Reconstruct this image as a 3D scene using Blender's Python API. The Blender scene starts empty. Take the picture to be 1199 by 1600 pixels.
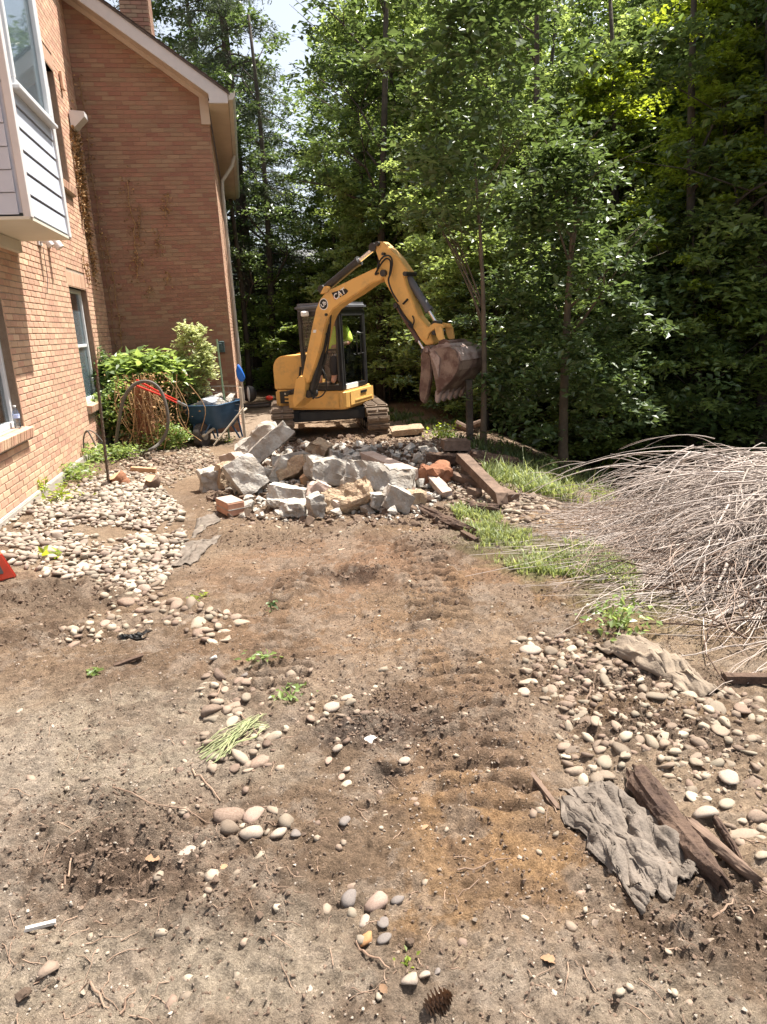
import bpy, bmesh, math, random
import numpy as np
from mathutils import Vector, Matrix, Euler, Quaternion
random.seed(7); RS=np.random.RandomState(7)
S=bpy.context.scene; COL=S.collection; R=math.radians; PI=math.pi
# ------------------------------------------------------------------ camera
FPX=1100.0; PITCH=R(15.0); ROLL=R(2.9); CZ=1.65
FW=np.array([0,math.cos(PITCH),-math.sin(PITCH)]); _r0=np.array([1.,0,0]); _u0=np.array([0,math.sin(PITCH),math.cos(PITCH)])
RT=_r0*math.cos(ROLL)-_u0*math.sin(ROLL); UP=_u0*math.cos(ROLL)+_r0*math.sin(ROLL)
cam=bpy.data.cameras.new('camera'); camo=bpy.data.objects.new('camera',cam); COL.objects.link(camo)
cam.sensor_fit='VERTICAL'; cam.sensor_height=24; cam.lens=FPX/1600*24; cam.clip_start=.05; cam.clip_end=600
camo.matrix_world=Matrix(((RT[0],UP[0],-FW[0],0),(RT[1],UP[1],-FW[1],0),(RT[2],UP[2],-FW[2],CZ),(0,0,0,1)))
S.camera=camo
# ------------------------------------------------------------------ light
SUN_AZ=R(32); SUN_EL=R(67)      # azimuth counted from +X towards +Y
W=bpy.data.worlds.new('World'); S.world=W; W.use_nodes=True
nt=W.node_tree; sk=nt.nodes.new('ShaderNodeTexSky'); sk.sky_type='NISHITA'; sk.sun_disc=False
sk.sun_elevation=SUN_EL; sk.sun_rotation=PI/2-SUN_AZ; sk.dust_density=3.0; sk.air_density=1.0
bg=nt.nodes['Background']; bg.inputs[1].default_value=.105; hsv=nt.nodes.new('ShaderNodeHueSaturation'); hsv.inputs['Saturation'].default_value=.5; nt.links.new(sk.outputs[0],hsv.inputs['Color']); nt.links.new(hsv.outputs[0],bg.inputs[0])
sl=bpy.data.lights.new('sun','SUN'); sl.energy=5.0; sl.angle=R(.53); sl.color=(1,.95,.87)
so=bpy.data.objects.new('sun',sl); COL.objects.link(so)
sd=Vector((math.cos(SUN_AZ)*math.cos(SUN_EL),math.sin(SUN_AZ)*math.cos(SUN_EL),math.sin(SUN_EL)))
so.rotation_euler=sd.to_track_quat('Z','Y').to_euler(); so.location=sd*30
S.view_settings.view_transform='Standard'; S.view_settings.look='None'; S.view_settings.gamma=1
S.view_settings.use_curve_mapping=False; S.view_settings.exposure=1.3
S.render.engine='CYCLES'; S.cycles.max_bounces=6; S.cycles.transparent_max_bounces=8
S.cycles.diffuse_bounces=3; S.cycles.glossy_bounces=2; S.cycles.transmission_bounces=3
# ------------------------------------------------------------------ helpers
def ray(px,py): return FW+RT*(px-599.5)/FPX-UP*(py-800)/FPX
def at_y(px,py,y):
    d=ray(px,py); return np.array([0,0,CZ])+d*(y/d[1])
def at_z(px,py,z=0.):
    d=ray(px,py); return np.array([0,0,CZ])+d*((z-CZ)/d[2])
def _h(ix,iy,s):
    n=(ix*374761393+iy*668265263+s*1442695041)&0xffffffff
    n=((n^(n>>13))*1274126177)&0xffffffff; n=(n^(n>>16))&0xffffffff
    return n/4294967295.0
def vnoise(x,y,s=0):
    x=np.asarray(x,float); y=np.asarray(y,float)
    ix=np.floor(x).astype(np.int64); iy=np.floor(y).astype(np.int64); fx=x-ix; fy=y-iy
    fx=fx*fx*(3-2*fx); fy=fy*fy*(3-2*fy)
    a=_h(ix,iy,s);b=_h(ix+1,iy,s);c=_h(ix,iy+1,s);d=_h(ix+1,iy+1,s)
    return (a+(b-a)*fx)*(1-fy)+(c+(d-c)*fx)*fy
def fbm(x,y,f,o=4,s=0,g=.5):
    t=0;a=1;n=0
    for i in range(o):
        t=t+a*(vnoise(x*f+13.7*i,y*f-7.3*i,s+i)-.5); n+=a; a*=g; f*=2.03
    return t/n*2
def sm(x,a,b):
    t=np.clip((np.asarray(x,float)-a)/(b-a),0,1); return t*t*(3-2*t)
# house frame
HA=R(-9.96); W0=at_z(28,790,.1); HN=np.array([math.cos(HA),-math.sin(HA)]); HD=np.array([math.sin(HA),math.cos(HA)])
def hs(x,y):
    dx=np.asarray(x)-W0[0]; dy=np.asarray(y)-W0[1]; return dx*HN[0]+dy*HN[1], dx*HD[0]+dy*HD[1]
def ground_base(x,y):
    x=np.asarray(x,float); y=np.asarray(y,float)
    xn,s=hs(x,y)
    z=-.016*np.clip(y-2,0,14)
    z=z+.10*sm(xn,1.7,.3)*sm(y,3,5)
    edge=1.0+.25*np.sin(y*.7)
    z=z-1.0*sm((x-edge)/3.2,0,1)*sm(y,5.5,9.5)
    z=z-.35*sm(y,14,24)*sm(x,-4,0)
    z=z+.13*np.exp(-((x+.1)/1.5)**2-((y-8.6)/1.5)**2)
    z=z+.10*np.exp(-((x-1.1)/.9)**2-((y-9.6)/1.6)**2)
    z=z-.10*sm(x,1.2,2.6)*sm(y,5,3)
    return z
import functools
@functools.lru_cache(maxsize=None)
def _atg(px,py):
    d=ray(px,py); t=(0-CZ)/d[2]
    for i in range(9):
        p=np.array([0,0,CZ])+d*t; t+= .8*(float(ground_base(p[0],p[1]))-p[2])/d[2]
    return tuple(np.array([0,0,CZ])+d*t)
def at_g(px,py): return np.array(_atg(float(px),float(py)))
def mpp(p): # metres per photo pixel at world point
    return float((np.array(p)-[0,0,CZ])@FW)/FPX
def blob(x,y,px,py,rx,ry,rot=0,soft=.5,nz=0,s=3):
    c=at_g(px,py); dx=x-c[0]; dy=y-c[1]
    ca,sa=math.cos(rot),math.sin(rot); u=(dx*ca+dy*sa)/rx; v=(-dx*sa+dy*ca)/ry
    d=np.sqrt(u*u+v*v)
    if nz: d=d+nz*fbm(x,y,3.5/max(.3,min(rx,ry)*2),3,s)
    return 1-sm(d,1-soft,1+soft)
CLOD=[(170,1340,.34,.20,1),(130,1260,.25,.12,.6),(545,900,.26,.18,1),(610,1210,.08,.05,1.),(590,1140,.30,.18,.7),(80,930,.55,.35,.8),(1010,1060,.35,.15,.8),
 (600,1090,.2,.15,.5),(60,990,.3,.2,.7),(1000,1130,.3,.22,.8),(700,850,.5,.3,.6),(330,1400,.3,.2,.3),(1120,1440,.3,.2,.7),(880,1060,.3,.2,.5),(420,840,.8,.3,.4),(850,930,.5,.4,.25),(900,1000,.3,.3,.4),(620,720,1.6,1.2,.8),(850,740,1.0,.8,.8),(800,700,.8,.7,.8),(220,720,1.2,.6,.6)]
def clod_mask(x,y):
    m=np.zeros_like(x)
    for a in CLOD: m=np.maximum(m,a[4]*blob(x,y,a[0],a[1],a[2],a[3],nz=.5,s=11))
    return m
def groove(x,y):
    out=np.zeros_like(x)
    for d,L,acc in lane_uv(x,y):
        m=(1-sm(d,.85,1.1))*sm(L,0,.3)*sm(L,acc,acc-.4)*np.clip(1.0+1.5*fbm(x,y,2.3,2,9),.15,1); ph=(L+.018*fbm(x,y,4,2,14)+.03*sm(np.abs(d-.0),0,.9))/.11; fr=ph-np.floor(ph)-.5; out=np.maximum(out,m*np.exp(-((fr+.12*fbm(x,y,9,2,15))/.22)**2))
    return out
def lane_uv(x,y):
    # two track lanes as centre lines in world space
    out=[]
    for pts,w in ((((785,1350),(738,1160),(700,1000),(668,890),(645,838)),.19),(((425,1120),(443,1020),(465,930),(482,862)),.17)):
        P=[at_g(*p)[:2] for p in pts]; best=np.full(x.shape,9.); L=np.zeros(x.shape); acc=0
        for a,b in zip(P[:-1],P[1:]):
            d=b-a; l=np.hypot(*d); d=d/l; t=np.clip((x-a[0])*d[0]+(y-a[1])*d[1],0,l)
            q=np.hypot(x-a[0]-d[0]*t,y-a[1]-d[1]*t); m=q<best
            best=np.where(m,q,best); L=np.where(m,acc+t,L); acc+=l
        out.append((best/w,L,acc))
    return out
def ground_h(x,y):
    x=np.asarray(x,float); y=np.asarray(y,float)
    z=ground_base(x,y)
    near=sm(y,40,14)
    z=z+.03*fbm(x,y,.9,3,21)*sm(y,.5,3)+.022*fbm(x,y,3.1,3,5)
    z=z+near*(.026*fbm(x,y,11,3,6)+.026*(.35-np.abs(fbm(x,y,26,3,16,.6)))*(.4+.9*vnoise(x*1.7,y*1.7,66))*sm(y,10,3)+.013*fbm(x,y,46,3,8,.65)*sm(y,8,3)-.012*sm(vnoise(x*22+3*vnoise(x*9,y*9,2),y*22,19),.72,.95)*sm(y,8,3))
    c=clod_mask(x,y)
    n1=np.abs(fbm(x,y,16,4,31,.6)); n2=vnoise(x*38,y*38,77)
    n3=vnoise(x*75,y*75,79); z=z+c*(.08*(n1-.30)+.024*n2*n2+.009*n3)
    for d,L,acc in lane_uv(x,y):
        m=(1-sm(d,.85,1.1))*sm(L,0,.3)*sm(L,acc,acc-.4)*np.clip(1.0+1.5*fbm(x,y,2.3,2,9),.15,1)
        ph=(L+.018*fbm(x,y,4,2,14)+.03*sm(np.abs(d-.0),0,.9))/.11
        fr=ph-np.floor(ph)-.5; gr=np.exp(-((fr+.12*fbm(x,y,9,2,15))/.19)**2)*(1-.75*(1-sm(d,.04,.12)))
        z=z+m*(1+.7*sm(y,3,4.5))*(.013-.037*gr+.012*vnoise(x*30,y*30,55))
    # hole with a raised rim near the middle of the track
    z=z+.05*blob(x,y,548,925,.36,.40,nz=.3,s=4,soft=.2)*(1-blob(x,y,560,930,.26,.30,soft=.3))-.07*blob(x,y,545,897,.17,.10,nz=.4,s=5)
    z=z-.03*blob(x,y,612,1208,.07,.04,nz=.4,s=6)
    # mounds of rubble and spoil
    return z
MATS={}
def M(name,c1,c2=None,scale=8,rough=.8,bump=0,bscale=None,metal=0,rnd=0,spec=.3,detail=4,trans=0,c3=None,hue=0,island=True,noise_range=(.35,.65),bdist=.01,coat=0):
    m=bpy.data.materials.new(name); m.use_nodes=True; n=m.node_tree; N=n.nodes; L=n.links; b=N['Principled BSDF']
    b.inputs['Roughness'].default_value=rough; b.inputs['Metallic'].default_value=metal; b.inputs['Specular IOR Level'].default_value=spec
    if coat: b.inputs['Coat Weight'].default_value=coat
    tc=N.new('ShaderNodeTexCoord'); c1=tuple(c1)+(1,)
    col=None
    if c2 is not None:
        nz=N.new('ShaderNodeTexNoise'); nz.inputs['Scale'].default_value=scale; nz.inputs['Detail'].default_value=detail; nz.inputs['Roughness'].default_value=.65
        L.new(tc.outputs['Object'],nz.inputs['Vector'])
        rp=N.new('ShaderNodeValToRGB'); rp.color_ramp.elements[0].position=noise_range[0]; rp.color_ramp.elements[1].position=noise_range[1]
        rp.color_ramp.elements[0].color=c1; rp.color_ramp.elements[1].color=tuple(c2)+(1,)
        L.new(nz.outputs['Fac'],rp.inputs['Fac']); col=rp.outputs['Color']
    else:
        rgb=N.new('ShaderNodeRGB'); rgb.outputs[0].default_value=c1; col=rgb.outputs[0]
    if rnd or c3 or hue:
        g=N.new('ShaderNodeNewGeometry'); oi=N.new('ShaderNodeObjectInfo'); ad=N.new('ShaderNodeMath'); ad.operation='ADD'
        L.new(g.outputs['Random Per Island'],ad.inputs[0]); L.new(oi.outputs['Random'],ad.inputs[1])
        if not island: ad.inputs[0].default_value=0; n.links.remove(ad.inputs[0].links[0])
        fr=N.new('ShaderNodeMath'); fr.operation='FRACT'; L.new(ad.outputs[0],fr.inputs[0])
        if c3:
            mx=N.new('ShaderNodeMix'); mx.data_type='RGBA'; L.new(col,mx.inputs['A']); mx.inputs['B'].default_value=tuple(c3)+(1,)
            pw=N.new('ShaderNodeMath'); pw.operation='POWER'; pw.inputs[1].default_value=1.6; L.new(fr.outputs[0],pw.inputs[0]); L.new(pw.outputs[0],mx.inputs['Factor']); col=mx.outputs['Result']
        hv=N.new('ShaderNodeHueSaturation'); L.new(col,hv.inputs['Color'])
        m2=N.new('ShaderNodeMath'); m2.operation='MULTIPLY_ADD'; m2.inputs[1].default_value=rnd*2; m2.inputs[2].default_value=1-rnd
        f2=N.new('ShaderNodeMath'); f2.operation='MULTIPLY'; f2.inputs[1].default_value=7.31; L.new(fr.outputs[0],f2.inputs[0])
        f3=N.new('ShaderNodeMath'); f3.operation='FRACT'; L.new(f2.outputs[0],f3.inputs[0])
        L.new(f3.outputs[0],m2.inputs[0]); L.new(m2.outputs[0],hv.inputs['Value'])
        if hue:
            m3=N.new('ShaderNodeMath'); m3.operation='MULTIPLY_ADD'; m3.inputs[1].default_value=hue*2; m3.inputs[2].default_value=.5-hue; L.new(fr.outputs[0],m3.inputs[0]); L.new(m3.outputs[0],hv.inputs['Hue'])
        col=hv.outputs['Color']
    L.new(col,b.inputs['Base Color'])
    if bump:
        nb=N.new('ShaderNodeTexNoise'); nb.inputs['Scale'].default_value=bscale or scale*6; nb.inputs['Detail'].default_value=5; L.new(tc.outputs['Object'],nb.inputs['Vector'])
        bp=N.new('ShaderNodeBump'); bp.inputs['Strength'].default_value=bump; bp.inputs['Distance'].default_value=bdist; L.new(nb.outputs['Fac'],bp.inputs['Height']); L.new(bp.outputs[0],b.inputs['Normal'])
    if trans:
        t=N.new('ShaderNodeBsdfTranslucent'); mx=N.new('ShaderNodeMixShader'); mx.inputs[0].default_value=trans
        hv=N.new('ShaderNodeHueSaturation'); hv.inputs['Hue'].default_value=.475; hv.inputs['Value'].default_value=3.1; hv.inputs['Saturation'].default_value=1.1; L.new(col,hv.inputs['Color']); L.new(hv.outputs[0],t.inputs[0])
        L.new(b.outputs[0],mx.inputs[1]); L.new(t.outputs[0],mx.inputs[2]); L.new(mx.outputs[0],N['Material Output'].inputs[0])
    MATS[name]=m; return m
def glass(name,tint=(.85,.9,.92),f=.22):
    m=bpy.data.materials.new(name); m.use_nodes=True; N=m.node_tree.nodes; L=m.node_tree.links; N.remove(N['Principled BSDF'])
    t=N.new('ShaderNodeBsdfTransparent'); t.inputs[0].default_value=tuple(tint)+(1,); g=N.new('ShaderNodeBsdfGlossy'); g.inputs['Roughness'].default_value=.03
    x=N.new('ShaderNodeMixShader'); fr=N.new('ShaderNodeFresnel'); fr.inputs[0].default_value=1.5
    a=N.new('ShaderNodeMath'); a.operation='MULTIPLY_ADD'; a.inputs[1].default_value=.55; a.inputs[2].default_value=f*.3; L.new(fr.outputs[0],a.inputs[0]); L.new(a.outputs[0],x.inputs[0])
    L.new(t.outputs[0],x.inputs[1]); L.new(g.outputs[0],x.inputs[2]); L.new(x.outputs[0],N['Material Output'].inputs[0]); return m
def mesh_np(name,V,F,smooth=False,mat=None):
    """V (n,3); F (m,k) constant k"""
    V=np.asarray(V,np.float32); F=np.asarray(F,np.int32); m=bpy.data.meshes.new(name); k=F.shape[1]
    m.vertices.add(len(V)); m.vertices.foreach_set('co',V.ravel()); m.loops.add(F.size); m.loops.foreach_set('vertex_index',F.ravel())
    m.polygons.add(len(F)); m.polygons.foreach_set('loop_start',np.arange(0,F.size,k,dtype=np.int32)); m.polygons.foreach_set('loop_total',np.full(len(F),k,np.int32))
    m.polygons.foreach_set('use_smooth',np.full(len(F),bool(smooth)))
    m.update(calc_edges=True); 
    if mat: m.materials.append(mat)
    return m
def link(name,mesh,parent=None,label=None,cat=None,group=None,kind=None,loc=None,rot=None):
    o=bpy.data.objects.new(name,mesh); COL.objects.link(o)
    if loc is not None: o.location=Vector(loc)
    if rot is not None: o.rotation_euler=rot
    if parent: o.parent=parent
    if label: o['label']=label
    if cat: o['category']=cat
    if group: o['group']=group
    if kind: o['kind']=kind
    return o
def thing(name,label,cat,loc=(0,0,0),rotz=0,group=None):
    return link(name,None,None,label,cat,group,None,loc,(0,0,rotz))
class MB:
    """collects shapes into one mesh"""
    def __init__(s): s.v=[]; s.f=[]
    def add(s,V,F,mx=None):
        o=len(s.v)
        for p in V:
            p=Vector(p); s.v.append(tuple(mx@p) if mx is not None else tuple(p))
        for f in F: s.f.append([i+o for i in f])
        return s
    def box(s,c,d,rot=None,bev=0,mx=None):
        x,y,z=[a/2 for a in d]
        if bev:
            b=min(bev,x*.9,y*.9,z*.9); V=[];idx={}
            for sx in(-1,1):
                for sy in(-1,1):
                    for sz in(-1,1):
                        for k,p in enumerate(((x-b,y,z),(x,y-b,z),(x,y,z-b))):
                            # three verts near each corner, each pulled in on two axes
                            q=[(x,y-b,z-b),(x-b,y,z-b),(x-b,y-b,z)][k]
                            idx[(sx,sy,sz,k)]=len(V); V.append((sx*q[0],sy*q[1],sz*q[2]))
            F=[]
            for k in range(3):
                a1,a2=[i for i in range(3) if i!=k]
                for sg in(-1,1):
                    q=[]
                    for u,v in((-1,-1),(1,-1),(1,1),(-1,1)):
                        t=[0,0,0]; t[k]=sg; t[a1]=u; t[a2]=v; q.append(idx[(t[0],t[1],t[2],k)])
                    flip=(sg<0)^(k==1); F.append(q[::-1] if flip else q)
            for k in range(3):
                a1,a2=[i for i in range(3) if i!=k]
                for u in(-1,1):
                    for v in(-1,1):
                        t=[0,0,0]; t[a1]=u; t[a2]=v; e=[]
                        for w in(-1,1):
                            t[k]=w; e.append((idx[(*t,a1)],idx[(*t,a2)]))
                        F.append([e[0][0],e[1][0],e[1][1],e[0][1]])
            for sx in(-1,1):
                for sy in(-1,1):
                    for sz in(-1,1): F.append([idx[(sx,sy,sz,k)] for k in range(3)])
        else:
            V=[(-x,-y,-z),(x,-y,-z),(x,y,-z),(-x,y,-z),(-x,-y,z),(x,-y,z),(x,y,z),(-x,y,z)]
            F=[(0,3,2,1),(4,5,6,7),(0,1,5,4),(1,2,6,5),(2,3,7,6),(3,0,4,7)]
        T=Matrix.Translation(Vector(c)); 
        if rot is not None: T=T@(rot.to_4x4() if not isinstance(rot,(tuple,list)) else Euler(rot).to_matrix().to_4x4())
        if mx is not None: T=mx@T
        return s.add(V,F,T)
    def tube(s,pts,rad,n=8,cap=True,mx=None):
        pts=[Vector(p) for p in pts]; m=len(pts); rr=rad if hasattr(rad,'__len__') else [rad]*m
        V=[];F=[];ref=None
        for i,p in enumerate(pts):
            t=(pts[min(i+1,m-1)]-pts[max(i-1,0)]).normalized()
            if ref is None: ref=t.orthogonal().normalized()
            ref=(ref-t*ref.dot(t)); ref=ref.normalized() if ref.length>1e-5 else t.orthogonal().normalized()
            b=t.cross(ref)
            for k in range(n):
                a=2*PI*k/n; V.append(p+(ref*math.cos(a)+b*math.sin(a))*rr[i])
        for i in range(m-1):
            for k in range(n):
                k2=(k+1)%n; F.append((i*n+k,i*n+k2,(i+1)*n+k2,(i+1)*n+k))
        if cap: F.append(tuple(range(n))[::-1]); F.append(tuple((m-1)*n+k for k in range(n)))
        return s.add(V,F,mx)
    def prism(s,out,a,b,fn):
        """outline list of 2D pts; fn(u,v,w)->3D; extruded w from a to b"""
        n=len(out); V=[fn(u,v,a) for u,v in out]+[fn(u,v,b) for u,v in out]
        F=[tuple(range(n))[::-1],tuple(range(n,2*n))]+[(i,(i+1)%n,n+(i+1)%n,n+i) for i in range(n)]
        return s.add(V,F)
    def mesh(s,name,mat,smooth=False,bevel=0,seg=2):
        m=bpy.data.meshes.new(name); m.from_pydata(s.v,[],s.f)
        bm=bmesh.new(); bm.from_mesh(m); bmesh.ops.recalc_face_normals(bm,faces=bm.faces)
        if bevel:
            es=[e for e in bm.edges if len(e.link_faces)==2 and e.calc_face_angle(0)>.6]
            bmesh.ops.bevel(bm,geom=es,offset=bevel,segments=seg,affect='EDGES',clamp_overlap=True)
        bm.to_mesh(m); bm.free()
        if mat: m.materials.append(mat)
        if smooth: m.shade_smooth() if hasattr(m,'shade_smooth') else None
        return m
    def obj(s,name,mat,parent=None,smooth=False,bevel=0,seg=2,**k):
        m=s.mesh(name,mat,False,bevel,seg)
        if smooth:
            for p in m.polygons: p.use_smooth=True
            try: m.set_sharp_from_angle(angle=R(38))
            except Exception: pass
        o=link(name,m,parent,**k)
        if parent is not None and k.get('loc') is None and not getattr(s,'local',False):
            o.matrix_parent_inverse=Matrix.LocRotScale(parent.location,parent.rotation_euler,None).inverted()
        return o
def reparent(o,p): 
    o.parent=p; o.matrix_parent_inverse=Matrix.LocRotScale(p.location,p.rotation_euler,None).inverted()
# instance-join in numpy: many copies of base meshes into one
def join_np(bases,pick,pos,rot,scl):
    """bases list of (V,F); pick idx; pos (n,3); rot (n,3,3); scl (n,3)"""
    VV=[];FF=[];off=0
    for b,(V,F) in enumerate(bases):
        ii=np.where(pick==b)[0]
        if len(ii)==0: continue
        P=V[None]*scl[ii][:,None,:]; P=np.einsum('nij,nkj->nki',rot[ii],P)+pos[ii][:,None,:]
        VV.append(P.reshape(-1,3)); FF.append((F[None]+(np.arange(len(ii))*len(V))[:,None,None]+off).reshape(-1,F.shape[1])); off+=len(ii)*len(V)
    return np.concatenate(VV),np.concatenate(FF)
def rots(n,tilt=.5,rs=RS):
    a=rs.uniform(0,2*PI,n); t=rs.normal(0,tilt,n); ax=rs.uniform(0,2*PI,n)
    out=np.zeros((n,3,3))
    ca,sa=np.cos(a),np.sin(a); Rz=np.zeros((n,3,3)); Rz[:,0,0]=ca;Rz[:,0,1]=-sa;Rz[:,1,0]=sa;Rz[:,1,1]=ca;Rz[:,2,2]=1
    ux,uy=np.cos(ax),np.sin(ax); c=np.cos(t); s_=np.sin(t); C=1-c
    Q=np.zeros((n,3,3)); Q[:,0,0]=c+ux*ux*C;Q[:,0,1]=ux*uy*C;Q[:,0,2]=uy*s_;Q[:,1,0]=ux*uy*C;Q[:,1,1]=c+uy*uy*C;Q[:,1,2]=-ux*s_;Q[:,2,0]=-uy*s_;Q[:,2,1]=ux*s_;Q[:,2,2]=c
    return Q@Rz
def ico(sub,seed,amp=.12,flat=.6,cut=0):
    bm=bmesh.new(); bmesh.ops.create_icosphere(bm,subdivisions=sub,radius=1); rs=np.random.RandomState(seed)
    V=np.array([v.co[:] for v in bm.verts]); F=np.array([[v.index for v in f.verts] for f in bm.faces]); bm.free()
    for i in range(5):
        d=rs.normal(size=3); d/=np.linalg.norm(d); V=V*(1+amp*rs.uniform(-1,1)*np.sin(V@d*rs.uniform(1,2.6)+rs.uniform(0,6)))[:,None]
    for i in range(cut):
        d=rs.normal(size=3); d/=np.linalg.norm(d); h=rs.uniform(.45,.75); t=V@d; V=V-np.clip(t-h,0,9)[:,None]*d*.9
    V=V*np.array([1,rs.uniform(.62,.9),flat*rs.uniform(.75,1.15)]); return V,F
def inpoly(x,y,P):
    r=np.zeros(x.shape,bool); n=len(P)
    for i in range(n):
        x1,y1=P[i][:2]; x2,y2=P[(i+1)%n][:2]
        if y1==y2: continue
        r^=((y1>y)!=(y2>y))&(x<(x2-x1)*(y-y1)/(y2-y1)+x1)
    return r
def sample_poly(pxs,dens,world=False,maxn=20000,rs=RS):
    P=pxs if world else [at_g(*p)[:2] for p in pxs]; P=np.array([p[:2] for p in P]); lo=P.min(0); hi=P.max(0); n=int(min(maxn*3,dens*np.prod(hi-lo)))
    x=rs.uniform(lo[0],hi[0],n); y=rs.uniform(lo[1],hi[1],n); k=inpoly(x,y,P); return x[k],y[k]
# ================================================================== materials
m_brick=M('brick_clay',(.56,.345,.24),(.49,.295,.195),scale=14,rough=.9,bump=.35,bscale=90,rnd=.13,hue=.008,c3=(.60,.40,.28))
m_brick_g=M('brick_clay_gable_shaded',(.315,.17,.112),(.255,.135,.09),scale=3,rough=.92,bump=.4,bscale=80,rnd=.10,hue=.008,c3=(.31,.20,.135))  # same house brick, darkened: the gable's shade is put into the colour
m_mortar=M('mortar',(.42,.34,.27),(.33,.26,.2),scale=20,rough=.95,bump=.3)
m_mortar_g=M('mortar_gable_shaded',(.27,.17,.115),(.32,.20,.14),scale=6,rough=.95,bump=.3)  # darkened copy of the wall mortar, shade in the colour like the gable brick
m_white=M('painted_trim',(.62,.59,.58),(.56,.54,.53),scale=3,rough=.6)
m_tan=M('trim_warm_bounce',(.55,.46,.37),(.48,.39,.31),scale=2,rough=.7)  # trim paint with the warm reflected light put into its colour
m_siding=M('grey_white_siding',(.52,.55,.62),(.47,.50,.57),scale=2,rough=.55)
m_soffit=M('soffit_board',(.62,.58,.48),(.56,.52,.43),scale=2,rough=.7)
m_glass=glass('window_glass')
m_blind=M('blind_cloth',(.72,.77,.82),(.62,.68,.73),scale=1.2,rough=.8)
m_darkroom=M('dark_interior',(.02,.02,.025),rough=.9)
m_conc=M('foundation_concrete',(.42,.38,.33),(.33,.29,.25),scale=9,rough=.95,bump=.4)
m_shingle=M('roof_shingle',(.07,.055,.05),(.12,.10,.09),scale=20,rough=.95,bump=.5,rnd=.2)
m_gutter=M('gutter_metal',(.60,.56,.48),(.5,.47,.42),scale=4,rough=.5)
m_vine=M('dried_vine',(.42,.26,.12),(.24,.15,.08),scale=30,rough=.9,rnd=.35)
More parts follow.
